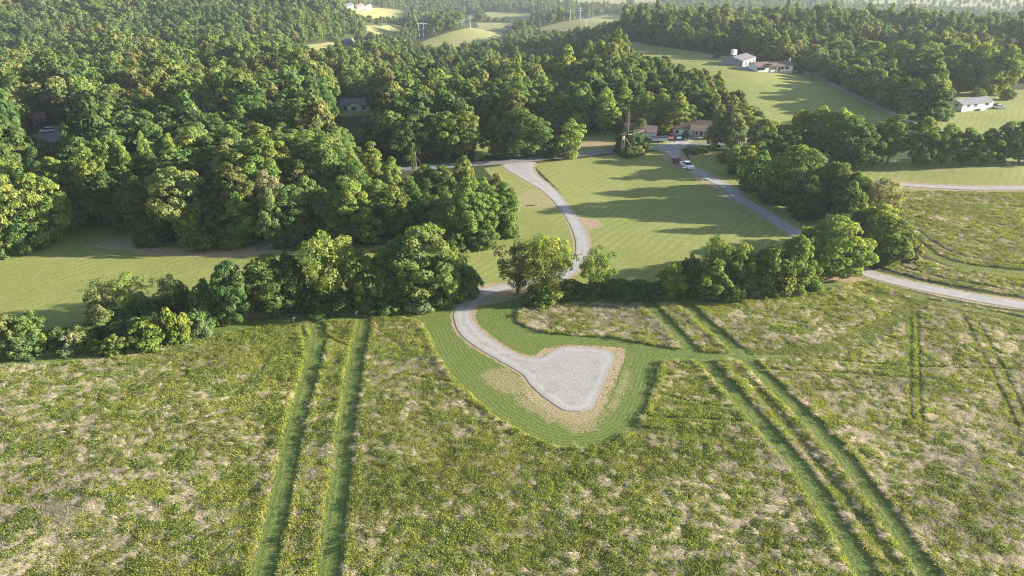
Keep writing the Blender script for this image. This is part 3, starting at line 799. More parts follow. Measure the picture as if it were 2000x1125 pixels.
# ================================================================== hedgerows, named one by one
# kind, x, base row, top row, width in pixels, tint, label
HEDGE = [
    # left hedgerow between the tall meadow and the left hayfield
    ('young', 22, 690, 600, 78, 'olive', 'airy olive tree at the far left end of the hedgerow below the hayfield'),
    ('young', 68, 683, 602, 60, 'mid', 'slender tree next to the leftmost olive tree of the hedgerow'),
    ('thicket', 52, 690, 632, 70, 'dark', 'dark thicket under the leftmost olive hedgerow tree'),
    ('bush', 86, 686, 642, 44, 'bright', 'light green bush near the left end of the hedgerow'),
    ('thicket', 118, 676, 632, 62, 'dark', 'dark thicket behind the grey flowering bush in the left hedgerow'),
    ('bush', 145, 685, 640, 48, 'grey', 'grey-green flowering bush at the meadow edge of the left hedgerow'),
    ('bush', 167, 684, 652, 30, 'bright', 'small bright bush just right of the grey flowering bush'),
    ('bush', 190, 688, 657, 30, 'mid', 'smallest leafy bush at the meadow edge between two rounder bushes'),
    ('bush', 228, 688, 646, 46, 'bright', 'round bright bush below the conical tree of the left hedgerow'),
    ('bush', 262, 684, 650, 40, 'mid', 'loose green bush left of the vine-covered mound'),
    ('young', 200, 652, 588, 56, 'olive', 'conical olive tree standing in front of the airy hedgerow trees'),
    ('airy', 208, 628, 536, 72, 'olive', 'leftmost of the three airy trees rising above the left hedgerow'),
    ('airy', 270, 624, 524, 66, 'bright', 'middle and tallest of the three airy trees above the left hedgerow'),
    ('airy', 338, 618, 528, 66, 'olive', 'rightmost of the three airy trees above the left hedgerow'),
    ('thicket', 365, 622, 552, 46, 'deep', 'dark leafy clump on the right shoulder of the rightmost airy tree'),
    ('thicket', 250, 640, 592, 70, 'deep', 'dark thicket in the shade under the middle airy tree'),
    ('thicket', 305, 636, 575, 72, 'deep', 'dark thicket under the rightmost airy tree'),
    ('bush', 293, 672, 609, 70, 'lime', 'vine-covered mound with a yellow-green top in the left hedgerow'),
    ('bush', 337, 666, 594, 48, 'lime', 'tall lime green bush right of the vine-covered mound'),
    ('bush', 367, 661, 606, 36, 'yellow', 'narrow yellow-green bush right of the tall lime bush'),
    ('bush', 355, 668, 634, 40, 'bright', 'low bright bush at the foot of the yellow-green bush'),
    ('bush', 394, 657, 617, 36, 'grey', 'grey-blue bush at the right end of the left bush row'),
    ('thicket', 412, 632, 535, 66, 'dark', 'lower dark tree leaning on the left side of the big dark hedgerow tree'),
    ('maple', 460, 628, 496, 84, 'dark', 'tall very dense dark tree beside the dirt gap in the hedgerow'),
    ('oak', 527, 612, 488, 104, 'mid', 'broad green tree left of the dirt gap in the hedgerow'),
    ('thicket', 575, 604, 478, 62, 'dark', 'dark narrow tree on the right side of the broad tree by the dirt gap'),
    ('willow', 645, 596, 442, 104, 'bright', 'tall feathery tree with drooping sprays just right of the dirt gap'),
    ('young', 703, 598, 476, 66, 'bright', 'light narrow tree right of the tall feathery tree'),
    ('thicket', 640, 604, 540, 84, 'deep', 'dark undergrowth clump at the foot of the tall feathery tree'),
    ('bush', 624, 613, 590, 46, 'bright', 'low bright bush at the meadow edge by the dirt gap'),
    ('bush', 672, 605, 575, 44, 'mid', 'low green bush right of the bright bush by the dirt gap'),
    ('airy', 738, 585, 488, 34, 'olive', 'thin airy sapling between the light narrow tree and the big bushy tree'),
    ('oak', 825, 594, 430, 142, 'mid', 'biggest bushy tree of the hedgerow left of the gravel driveway'),
    ('oak', 775, 592, 468, 78, 'mid', 'shorter tree on the left flank of the biggest bushy hedgerow tree'),
    ('thicket', 868, 588, 490, 74, 'mid', 'leafy clump on the right flank of the biggest bushy hedgerow tree'),
    ('airy', 899, 566, 478, 48, 'bright', 'small airy tree rising above the dark bush left of the driveway'),
    ('thicket', 907, 579, 512, 66, 'dark', 'dark round bush overhanging the shaded driveway on its left'),
    ('bush', 815, 600, 556, 66, 'grey', 'pale leafy bush in front of the biggest bushy hedgerow tree'),
    ('bush', 760, 604, 566, 56, 'mid', 'front bush left of the pale leafy bush'),
    ('bush', 722, 606, 572, 54, 'dark', 'dark front bush at the foot of the light narrow tree'),
    ('bush', 862, 597, 562, 48, 'mid', 'front bush right of the pale leafy bush near the driveway'),
    ('airy', 1011, 574, 463, 96, 'olive', 'open tree with a bare leaning trunk beside the shaded driveway'),
    ('willow', 1062, 586, 452, 100, 'bright', 'feathery full tree right of the open tree by the driveway'),
    ('bush', 1062, 588, 545, 74, 'mid', 'bush at the foot of the feathery tree by the driveway'),
    ('thicket', 1106, 578, 540, 58, 'dark', 'dark low thicket right of the feathery tree by the driveway'),
    ('airy', 1160, 576, 475, 78, 'bright', 'feathery light tree standing where the driveway bends behind the hedge'),
    ('bush', 1148, 579, 545, 60, 'dark', 'dark bush at the foot of the feathery light tree'),
    ('thicket', 1205, 578, 538, 70, 'dark', 'first low dark thicket right of the feathery light tree'),
    ('thicket', 1250, 580, 540, 70, 'deep', 'second low dark thicket right of the feathery light tree'),
    ('bush', 1285, 582, 545, 52, 'mid', 'low bush left of the small bright lime tree'),
    ('thicket', 12, 680, 626, 62, 'dark', 'dark thicket at the left frame edge of the hedgerow'),
    ('thicket', 92, 674, 640, 60, 'mid', 'green thicket behind the light green bush at the left'),
    ('thicket', 160, 668, 626, 64, 'mid', 'green thicket between the grey flowering bush and conical olive tree'),
    ('thicket', 232, 664, 622, 62, 'dark', 'dark thicket right of the conical olive tree'),
    ('thicket', 270, 660, 612, 60, 'mid', 'green thicket left behind the vine-covered mound'),
    ('thicket', 390, 646, 592, 60, 'dark', 'dark thicket behind the grey-blue bush'),
    # right hedgerow up to the maples
    ('young', 1312, 582, 510, 54, 'lime', 'small bright lime tree in the right hedgerow'),
    ('thicket', 1345, 576, 492, 42, 'dark', 'slim shaded tree between two bright small trees of the right hedgerow'),
    ('young', 1391, 584, 502, 62, 'bright', 'bright feathery small tree at the meadow edge of the right hedgerow'),
    ('willow', 1393, 566, 458, 70, 'mid', 'spreading tree behind the bright feathery small tree'),
    ('oak', 1444, 570, 470, 64, 'bright', 'round sunlit tree left of the tree mass by the big maple'),
    ('thicket', 1498, 570, 466, 90, 'mid', 'tree mass between the round sunlit tree and the big maple'),
    ('oak', 1542, 566, 452, 74, 'mid', 'tree touching the left side of the big maple'),
    ('thicket', 1425, 580, 535, 66, 'deep', 'dark undergrowth below the round sunlit tree'),
    ('bush', 1466, 574, 530, 48, 'olive', 'olive bush at the meadow edge below the tree mass by the big maple'),
    ('bush', 1520, 572, 532, 42, 'grey', 'grey-green bush left of the pale bush under the big maple'),
    ('bush', 1546, 571, 534, 42, 'grey', 'palest bush at the meadow edge under the big maple'),
    ('bush', 1581, 563, 530, 40, 'mid', 'last bush of the right hedgerow before the gravel lane'),
    ('bush', 1492, 576, 545, 36, 'dark', 'small dark bush between the olive and grey-green bushes'),
    ('maple', 1620, 532, 406, 138, 'mid', 'big round maple beside the lower end of the gravel lane'),
    ('maple', 1722, 510, 402, 96, 'mid', 'second round maple with a visible trunk right of the gravel lane'),
    ('canopy', 1700, 486, 388, 76, 'yellow', 'yellow-green tree top showing behind the two round maples'),
    ('bush', 1776, 507, 462, 44, 'olive', 'olive bush at the right foot of the second round maple'),
    ('canopy', 1634, 488, 408, 84, 'mid', 'green tree top directly behind the big round maple'),
    ('canopy', 1672, 478, 402, 70, 'mid', 'green tree between the big maple and the yellow-green tree top'),
    # belt along the lane
    ('maple', 1550, 400, 262, 124, 'mid', 'huge mounded tree east of the gravel lane'),
    ('thicket', 1600, 414, 308, 66, 'dark', 'dark shrubby tree below the huge mounded tree'),
    ('oak', 1622, 416, 308, 72, 'olive', 'olive tree on the lower right of the huge mounded tree'),
    ('oak', 1662, 424, 328, 60, 'mid', 'green tree left of the pale tree at the end of the gravel road'),
    ('willow', 1706, 428, 338, 78, 'grey', 'pale leafy tree hiding the end of the brown gravel road'),
    ('young', 1452, 342, 272, 60, 'bright', 'bright small tree at the upper end of the belt along the lane'),
    ('oak', 1484, 312, 222, 66, 'bright', 'tall bright tree above the upper belt along the lane'),
    ('thicket', 1480, 372, 286, 80, 'dark', 'dark shrub mass on the slope above the blue-grey lane'),
    ('thicket', 1520, 392, 316, 74, 'dark', 'dark shrub mass left of the huge mounded tree'),
    ('thicket', 1440, 338, 302, 46, 'dark', 'dark shrub on the grassy slope near the pickup'),
    ('thicket', 1652, 446, 346, 70, 'dark', 'dark tree between the huge mounded tree and the big maple'),
    ('thicket', 1572, 424, 336, 66, 'deep', 'very dark shrub above the lane under the huge mounded tree'),
    ('bush', 1420, 318, 290, 34, 'bright', 'bright shrub near the junction at the top of the lane'),
    ('bush', 1366, 298, 280, 44, 'olive', 'olive shrubs on the bank right of the lane junction'),
    ('oak', 1393, 288, 238, 44, 'olive', 'olive tree hiding the right end of the brown-roofed house'),
    ('oak', 1428, 292, 214, 46, 'grey', 'grey-green tree right of the tree at the brown-roofed house'),
    ('canopy', 1398, 286, 202, 30, 'olive', 'narrow vine-hung tree behind the brown-roofed house'),
    ('canopy', 1443, 284, 198, 42, 'yellow', 'yellow-green tree at the lower corner of the hill field'),
    # belt below the white house on the right
    ('oak', 1556, 302, 207, 54, 'lime', 'lime green tree at the left end of the belt under the hill field'),
    ('oak', 1594, 302, 203, 56, 'lime', 'lime green double-topped tree in the belt under the hill field'),
    ('oak', 1634, 306, 203, 66, 'bright', 'tallest bright tree in the belt under the hill field'),
    ('maple', 1588, 308, 229, 48, 'grey', 'grey dome-shaped tree in front of the lime green double-topped tree'),
    ('oak', 1648, 326, 214, 100, 'dark', 'largest dark tree standing over the swathed field'),
    ('oak', 1706, 322, 238, 62, 'mid', 'green tree right of the largest dark tree over the swathed field'),
    ('canopy', 1733, 320, 214, 66, 'bright', 'bright flat-topped tree below the hill driveway bend'),
    ('oak', 1530, 312, 234, 66, 'mid', 'green tree between the huge mounded tree and the lime trees'),
    ('oak', 1788, 322, 222, 68, 'mid', 'green tree right of the bright flat-topped tree'),
    ('oak', 1838, 321, 236, 62, 'mid', 'mid-height tree of the belt below the white house gable'),
    ('oak', 1880, 320, 242, 60, 'dark', 'dark tree of the belt below the middle of the white house'),
    ('oak', 1918, 319, 244, 58, 'mid', 'low tree of the belt below the right end of the white house'),
    ('oak', 1948, 318, 229, 44, 'dark', 'pointed dark tree standing before the right lawn'),
    ('oak', 1988, 318, 220, 60, 'mid', 'last tree of the belt at the right side of the right lawn'),
    ('oak', 2030, 318, 225, 60, 'mid', 'tree at the right frame edge of the belt under the lawn'),
    # trees by the road
    ('thicket', 1232, 294, 247, 62, 'dark', 'dark bushy tree behind the paired utility poles'),
    ('bush', 1228, 306, 286, 30, 'dark', 'dark shrub at the foot of the paired utility poles'),
    ('bush', 1244, 303, 281, 28, 'grey', 'grey shrub right of the dark shrub at the utility poles'),
    ('young', 1256, 290, 266, 20, 'olive', 'reddish-olive shrub in front of the long white shed'),
    ('young', 1113, 306, 228, 50, 'bright', 'single bright tree above the road left of the cut hay patch'),
    ('oak', 1022, 306, 203, 112, 'dark', 'broad dark oak on the road bank above the driveway mouth'),
    ('oak', 968, 306, 226, 60, 'mid', 'tree left of the broad dark oak on the road bank'),
    ('thicket', 1080, 305, 262, 46, 'dark', 'low dark tree right of the broad dark oak on the road bank'),
    ('tulip', 1316, 260, 174, 48, 'bright', 'bright column-shaped tree behind the brown-roofed house'),
    # trees on the right lawn
    ('tulip', 1827, 200, 147, 34, 'bright', 'tall column-shaped tree left of the white house'),
    ('young', 1852, 194, 168, 24, 'olive', 'small round tree between the column tree and the white house'),
    ('maple', 1909, 196, 168, 30, 'mid', 'round lawn tree right behind the white house'),
    ('maple', 1966, 195, 170, 28, 'deep', 'round nearly black tree right of the white house lawn'),
    ('thicket', 1838, 232, 190, 40, 'dark', 'dark bushes left of the white house gable'),
]

NPLANT = {'tree': 0, 'bush': 0}
PL_XY = []       # x, y, radius of everything planted
def put(name, kind, b, w, h, tint, label, group=None, var=None):
    o = plant(name, kind, b, w, h, tint, var=var)
    tag(o, label, 'bush' if name == 'bush' else 'tree', group)
    PL_XY.append((b[0], b[1], w / 2)); NPLANT[name] += 1
    return o
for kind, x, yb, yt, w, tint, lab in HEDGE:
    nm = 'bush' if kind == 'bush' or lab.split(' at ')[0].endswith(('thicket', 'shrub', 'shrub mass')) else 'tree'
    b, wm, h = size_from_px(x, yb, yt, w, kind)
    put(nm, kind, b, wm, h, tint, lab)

# ================================================================== woods traced crown by crown
FRONT = [
    # wood edge behind the left hayfield
    ('tulip', 193, 440, 264, 54, 'bright'), ('tulip', 222, 432, 261, 40, 'bright'), ('tulip', 268, 430, 257, 48, 'bright'), ('tulip', 315, 415, 249, 36, 'bright'),
    ('tulip', 357, 405, 247, 46, 'lime'), ('canopy', 410, 395, 240, 80, 'bright'), ('canopy', 462, 430, 266, 70, 'olive'), ('oak', 361, 472, 314, 112, 'olive'),
    ('canopy', 482, 468, 310, 72, 'olive'), ('young', 482, 478, 372, 62, 'bright'), ('young', 372, 478, 400, 46, 'lime'), ('young', 543, 482, 362, 46, 'olive'),
    ('canopy', 537, 432, 260, 76, 'bright'), ('tulip', 578, 425, 264, 52, 'bright'), ('canopy', 540, 458, 324, 62, 'grey'), ('airy', 238, 454, 380, 52, 'dark'),
    ('young', 262, 450, 388, 42, 'lime'), ('canopy', 225, 448, 330, 60, 'dark'), ('canopy', 285, 460, 335, 70, 'dark'), ('young', 318, 476, 410, 50, 'dark'),
    ('young', 430, 480, 405, 54, 'mid'), ('thicket', 300, 474, 420, 60, 'dark'), ('thicket', 400, 484, 440, 60, 'mid'), ('thicket', 455, 482, 442, 50, 'bright'), ('canopy', 585, 470, 350, 66, 'dark'),
    ('canopy', 430, 440, 330, 66, 'dark'), ('canopy', 510, 470, 380, 40, 'deep'), ('canopy', 160, 440, 310, 60, 'dark'), ('thicket', 590, 478, 420, 60, 'dark'), ('thicket', 555, 480, 425, 50, 'dark'),
    # bushy wood corner on the far left
    ('maple', 28, 482, 306, 100, 'bright'), ('maple', 92, 470, 318, 108, 'bright'), ('oak', 12, 420, 290, 80, 'bright'), ('thicket', 138, 446, 366, 62, 'lime'),
    ('thicket', 60, 486, 400, 80, 'dark'), ('thicket', 100, 462, 395, 60, 'bright'), ('thicket', 8, 498, 420, 50, 'mid'), ('canopy', 75, 420, 300, 60, 'bright'), ('canopy', 120, 415, 296, 60, 'bright'), ('canopy', -40, 470, 300, 90, 'mid'),
    # between the hayfield and the vine-covered pole
    ('tulip', 625, 405, 268, 52, 'bright'), ('canopy', 655, 425, 315, 66, 'olive'), ('tulip', 728, 392, 274, 58, 'bright'), ('tulip', 700, 398, 285, 54, 'bright'), ('tulip', 762, 390, 298, 44, 'bright'),
    ('oak', 690, 470, 345, 80, 'bright'), ('oak', 650, 470, 368, 70, 'bright'), ('oak', 777, 462, 362, 72, 'bright'), ('canopy', 735, 455, 345, 54, 'mid'), ('oak', 720, 478, 402, 66, 'bright'),
    ('oak', 612, 462, 340, 60, 'mid'), ('oak', 665, 480, 420, 60, 'mid'),
    # clump west of the driveway
    ('maple', 909, 402, 295, 50, 'bright'), ('canopy', 832, 410, 317, 66, 'mid'), ('canopy', 872, 412, 318, 54, 'mid'), ('canopy', 876, 478, 382, 56, 'bright'), ('canopy', 913, 482, 342, 60, 'mid'),
    ('tulip', 947, 474, 338, 58, 'mid'), ('canopy', 986, 458, 352, 60, 'mid'), ('canopy', 966, 442, 334, 46, 'olive'), ('oak', 850, 462, 378, 66, 'dark'), ('oak', 815, 450, 352, 60, 'dark'), ('thicket', 940, 480, 430, 60, 'dark'),
    ('canopy', 800, 420, 340, 54, 'mid'), ('thicket', 990, 460, 415, 46, 'mid'), ('thicket', 890, 484, 430, 52, 'dark'),
    # around the white house in the wood
    ('oak', 766, 300, 212, 70, 'mid'), ('oak', 712, 303, 246, 56, 'mid'), ('oak', 820, 312, 205, 80, 'dark'), ('oak', 870, 312, 210, 74, 'mid'), ('canopy', 912, 312, 212, 60, 'bright'), ('oak', 795, 318, 232, 60, 'dark'),
    ('canopy', 638, 255, 165, 40, 'dark'), ('canopy', 745, 232, 150, 54, 'mid'), ('canopy', 690, 200, 128, 54, 'mid'), ('tulip', 600, 300, 185, 50, 'mid'), ('tulip', 630, 300, 215, 34, 'dark'),
    # row behind the road and the brown-roofed house
    ('tulip', 1180, 262, 162, 50, 'bright'), ('tulip', 1215, 258, 158, 50, 'bright'), ('tulip', 1258, 258, 172, 46, 'bright'), ('tulip', 1288, 256, 172, 42, 'mid'), ('oak', 1062, 250, 158, 70, 'mid'), ('oak', 1130, 262, 170, 60, 'mid'),
    ('willow', 1080, 262, 205, 50, 'grey'), ('oak', 1250, 268, 228, 34, 'bright'), ('oak', 1298, 262, 226, 40, 'lime'), ('oak', 1345, 250, 200, 50, 'dark'), ('oak', 1370, 244, 190, 46, 'dark'),
    # edge of the wood along the hill driveway
    ('oak', 1555, 142, 105, 34, 'mid'), ('canopy', 1585, 148, 82, 44, 'grey'), ('oak', 1625, 160, 112, 40, 'bright'), ('oak', 1660, 178, 122, 46, 'bright'), ('oak', 1700, 196, 125, 50, 'mid'), ('oak', 1735, 212, 140, 56, 'mid'),
    ('oak', 1775, 222, 148, 60, 'bright'), ('oak', 1808, 228, 168, 50, 'mid'), ('oak', 1530, 128, 88, 40, 'bright'), ('oak', 1500, 122, 84, 40, 'bright'),
    # tall dark wood right of it
    ('oak', 1690, 150, 72, 62, 'mid'), ('oak', 1745, 160, 74, 66, 'mid'), ('oak', 1800, 168, 72, 70, 'olive'), ('oak', 1855, 172, 76, 66, 'olive'), ('oak', 1905, 178, 78, 66, 'bright'), ('oak', 1950, 184, 82, 60, 'bright'), ('oak', 1640, 132, 72, 60, 'dark'),
    ('oak', 1870, 182, 120, 56, 'dark'), ('oak', 1930, 186, 118, 50, 'bright'), ('oak', 1600, 122, 70, 60, 'dark'),
]
# parts of the picture where open ground, houses or poles show: no tree may cover them
CLEAR = [
    [(0, 500), (30, 482), (150, 440), (205, 436), (265, 448), (290, 492), (330, 500), (420, 502), (500, 486), (600, 470), (600, 520), (440, 520), (390, 575), (340, 530), (180, 560), (170, 612), (0, 612)],
    [(915, 480), (1012, 450), (1016, 400), (955, 328), (1000, 322), (1060, 360), (1110, 430), (1130, 480), (1120, 530), (1000, 550), (930, 552)],
    [(1040, 320), (1200, 303), (1300, 297), (1330, 330), (1440, 400), (1545, 452), (1400, 470), (1340, 505), (1300, 540), (1200, 540), (1150, 480), (1110, 400)],
    [(1140, 262), (1195, 258), (1195, 282), (1140, 292)],
    [(1290, 300), (1340, 312), (1400, 345), (1560, 448), (1530, 452), (1430, 392), (1310, 325)],
    [(1165, 80), (1300, 98), (1420, 118), (1440, 112), (1490, 118), (1590, 146), (1730, 215), (1640, 200), (1560, 206), (1530, 232), (1490, 210), (1450, 172), (1400, 142), (1320, 118), (1210, 92)],
    [(1862, 196), (2000, 196), (2000, 215), (1930, 235), (1862, 228)],
    [(1640, 330), (2000, 318), (2000, 600), (1780, 500), (1760, 430), (1740, 370), (1690, 350)],
    [(810, 88), (860, 66), (917, 56), (980, 60), (980, 72), (930, 86), (880, 92)],
    [(1035, 60), (1100, 45), (1175, 32), (1240, 34), (1150, 52), (1100, 58)],
    [(695, 22), (800, 22), (800, 31), (700, 31)],
    [(725, 52), (780, 52), (780, 67), (725, 67)],
    [(1085, 0), (1290, 0), (1270, 4), (1200, 5), (1090, 2)],
    [(940, 46), (998, 46), (998, 57), (940, 53)],
    [(950, 25), (1045, 27), (1045, 31), (955, 33)],
    [(672, 10), (735, 10), (735, 20), (672, 20)],
    [(662, 188), (728, 188), (728, 228), (662, 228)],
    [(60, 230), (132, 230), (128, 268), (62, 268)],
    [(640, 268), (668, 268), (668, 285), (640, 285)],
    [(935, 262), (950, 262), (948, 290), (935, 290)],
    [(800, 288), (818, 288), (818, 332), (800, 332)],
    [(930, 318), (1210, 294), (1290, 288), (1290, 296), (1100, 310), (930, 326)],
    [(1225, 250), (1390, 244), (1395, 272), (1345, 282), (1260, 288), (1225, 275)],
    [(1420, 92), (1442, 92), (1442, 128), (1420, 128)],
    [(672, 78), (690, 78), (690, 92), (672, 92)],
    [(560, 92), (650, 84), (690, 78), (690, 90), (600, 99), (560, 99)],
    [(908, 28), (926, 28), (926, 58), (908, 58)],
    [(1125, 22), (1140, 22), (1140, 52), (1125, 52)],
    [(818, 46), (832, 46), (832, 72), (818, 72)],
    [(1010, 30), (1035, 30), (1035, 42), (1010, 42)],
    [(1640, -60), (2100, -60), (2100, 28), (1990, 22), (1900, 13), (1800, 7), (1640, 2)],
    [(1975, 125), (2000, 124), (2000, 140), (1975, 142)],
]
CLEARA = [np.array(c, float) for c in CLEAR]
def covers_clear(X, Y, Z, H, Wd):
    """True where a tree's outline in the photograph would lie over ground that shows there"""
    bad = np.zeros(len(X), bool)
    for fh, fw in ((0.97, 0), (0.8, -.42), (0.8, .42), (0.5, -.5), (0.5, .5), (0.5, 0), (0.2, -.35), (0.2, .35), (0.02, 0)):
        px, py, dep = proj(np.stack([X + fw * Wd, Y, Z + fh * H], 1))
        for c in CLEARA: bad |= inpoly(px, py, c)
    return bad

IND = []   # individual woodland trees: kind, base, width, height, tint
for kind, x, yb, yt, w, tint in FRONT:
    b, wm, h = size_from_px(x, yb, yt, w, kind)
    IND.append((kind, b, wm, h, tint))
    PL_XY.append((b[0], b[1], wm / 2))

# ------------------------------------------------------------------ fill the rest of the woods
def fill(x0, x1, y0, y1, sp):
    xs = np.arange(x0, x1, sp); ys = np.arange(y0, y1, sp * 0.87)
    a, b = np.meshgrid(xs, ys); a = a + (np.arange(len(ys)) % 2)[:, None] * sp / 2
    P = np.stack([a.ravel(), b.ravel()], 1)
    return P + RNG.uniform(-.36, .36, P.shape) * sp
cand = []
for (ya, yb_, sp) in ((120, 330, 6.0), (330, 560, 6.4), (560, 900, 7.2), (900, 1500, 9.5), (1500, 2400, 17)):
    hw = yb_ * 0.86 + 60
    P = fill(-hw, hw, ya, yb_, sp)
    P = P[np.abs(P[:, 0]) < P[:, 1] * 0.83 + 45]
    cand.append(np.column_stack([P, np.full(len(P), sp)]))
cand = np.vstack(cand)
RC = regions(cand[:, :2])
ok = (fbm(cand[:, 0] / 19, cand[:, 1] / 19, 77) < .7) & (RC['meadow'] < -4) & (RC['weed'] < -2) & (RC['hay'] < -1.5) & (RC['hayfar'] < -3) & (RC['drive'] < -2) & (RC['lane'] < -4) & (RC['road'] < -2.5) & (RC['rroad'] < -3) & (RC['park'] < -2.5) & (RC['hdrive'] < -3) & (RC['lot'] < -2) & (RC['dirt'] < -1)
ok |= (np.hypot(cand[:, 0], cand[:, 1]) > 1050) & (cand[:, 0] > 250) & (fbm(cand[:, 0] / 60, cand[:, 1] / 14, 91) > .62)
cand = cand[ok]
cz = terrain(cand[:, 0], cand[:, 1])
cpx, cpy, cdep = proj(np.column_stack([cand[:, :2], cz]))
D = np.hypot(cand[:, 0], cand[:, 1])
# height of the wood, patch by patch
hh = np.interp(D, [0, 200, 300, 450, 700, 1200, 2500], [15, 15, 14.5, 14, 14.5, 14, 13]) * (0.6 + 0.72 * fbm(cand[:, 0] / 24, cand[:, 1] / 24, 21)) * RNG.uniform(.74, 1.24, len(cand))
young = (cpx > 1250) & (cpx < 1430) & (cpy < 250) & (cpy > 110)
hh[young] *= 0.62
plantation = (cpx > 1650) & (cpy < 62)
hh[plantation] *= 0.8
hh[(cpx > 1540) & (cpx < 1800) & (cpy < 235) & (cpy > 125)] *= .7
ww = np.clip(hh * np.where(D > 380, RNG.uniform(.44, .62, len(cand)), RNG.uniform(.5, .76, len(cand))), 4.6, 12) * np.where(cand[:, 2] > 10, 1.45, np.where(cand[:, 2] > 8, 1.12, 1.0))
bad = covers_clear(cand[:, 0], cand[:, 1], cz, hh, ww)
# a tree too tall for its place may still stand there as a young one
hh2 = np.where(bad, hh * 0.45, hh); ww2 = np.where(bad, ww * 0.7, ww)
bad2 = covers_clear(cand[:, 0], cand[:, 1], cz, hh2, ww2 * 1.1)
farrow = (D > 1050) & (cpx > 1500) & (fbm(cand[:, 0] / 60, cand[:, 1] / 14, 91) > .62)
bad2 &= ~farrow
hh2 = np.where(farrow, np.minimum(hh, 11), hh2)
# belts on the right and the roadside bank are planted by hand
hand = (cpx > 1290) & (cpy > 248) & (cpx < 2050)
hand |= (cpy > 300) & (cpx > 700) & (cpx < 1300)
hand |= (cpy > 486) & (cpx < 700)
hand |= (cpx > 920) & (cpx < 1300) & (cpy > 268)
hand |= (cpx > 1980) & (cpy > 325)
hand |= (cpx > 1985) & (cpy > 160)
keep = ~bad2 & ~hand & (RNG.uniform(size=len(cand)) > .05)
for (x, y, r) in PL_XY:
    dd = np.hypot(cand[:, 0] - x, cand[:, 1] - y)
    keep &= dd > np.maximum(2.2, r * 0.62)
cand, cz, hh2, ww2, D, cpx, cpy = [a[keep] for a in (cand, cz, hh2, ww2, D, cpx, cpy)]
tn = fbm(cand[:, 0] / 45, cand[:, 1] / 45, 33) + RNG.normal(0, .13, len(cand))
tints = np.select([tn < .3, tn < .4, tn < .58, tn < .7], [0, 1, 2, 3], 4)
TKEYS = ['deep', 'dark', 'mid', 'olive', 'bright']
vis = (cpx > -40) & (cpx < 2040)
order = np.argsort(np.where(vis, D, 1e9))
n_tree_total = 296
n_more = max(0, n_tree_total - NPLANT['tree'] - len(IND))
near = order[:n_more]
for i in near:
    kd = 'canopy' if RNG.uniform() < .5 else ('tulip' if RNG.uniform() < .55 else 'oak')
    if hh2[i] < 9: kd = 'young' if RNG.uniform() < .6 else 'oak'
    IND.append((kd, np.array([cand[i, 0], cand[i, 1], cz[i]]), ww2[i] * 1.05, hh2[i], TKEYS[tints[i]]))
rest = np.setdiff1d(np.arange(len(cand)), near)

# ------------------------------------------------------------------ names for woodland trees: tone, form, patch and place in it
ZONES = [
    ((-200, 175, 395, 620), 'in bushy corner left of hayfield'),
    ((175, 620, 345, 620), 'low at wood edge behind hayfield'),
    ((175, 620, 288, 345), 'in sunlit row behind hayfield edge'),
    ((-200, 175, 300, 395), 'between parking place and bushy corner'),
    ((-200, 300, -90, 300), 'around the woodland parking place'),
    ((300, 620, -90, 288), 'in wood left of woodland house'),
    ((620, 800, 330, 620), 'between hayfield and vine-covered pole'),
    ((620, 960, -90, 330), 'around the white woodland house'),
    ((800, 1030, 330, 620), 'in clump left of gravel driveway'),
    ((960, 1160, -90, 330), 'in wood above the driveway mouth'),
    ((1160, 1480, -90, 330), 'behind the brown-roofed house and shed'),
    ((1480, 1770, -90, 400), 'beside the hill driveway'),
    ((1770, 2300, -90, 400), 'in dark wood above white house'),
]
FORM = {'tulip': 'column-shaped', 'canopy': 'tall oval', 'oak': 'round-crowned', 'maple': 'dense domed', 'young': 'young narrow', 'thicket': 'low bushy', 'airy': 'open airy', 'willow': 'drooping'}
def ordinal(n):
    W_ = ['first', 'second', 'third', 'fourth', 'fifth', 'sixth', 'seventh', 'eighth', 'ninth', 'tenth', 'eleventh', 'twelfth', 'thirteenth', 'fourteenth', 'fifteenth']
    return W_[n] if n < len(W_) else '%dth' % (n + 1)
bucket = {}
for k, (kind, b, w, h, tint) in enumerate(IND):
    px, py, _ = proj(np.array([[b[0], b[1], b[2] + h * .55]])); px, py = float(px[0]), float(py[0])
    for (x0, x1, y0, y1), ph in ZONES:
        if x0 <= px < x1 and y0 <= py < y1: break
    bucket.setdefault((ph, tint, kind), []).append((px, k))
LABEL = {}
for (ph, tint, kind), L in bucket.items():
    L.sort()
    base = '%s %s tree' % (TONE[tint], FORM[kind])
    for n, (px, k) in enumerate(L):
        LABEL[k] = '%s %s' % (base, ph) if len(L) == 1 else '%s from left %s %s' % (ordinal(n), base, ph)
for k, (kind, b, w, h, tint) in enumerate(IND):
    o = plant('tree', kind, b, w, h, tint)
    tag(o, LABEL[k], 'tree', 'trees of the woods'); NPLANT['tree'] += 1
print('TREES', NPLANT, 'rest', len(rest), 'longest label', max(len(v.split()) for v in LABEL.values()))

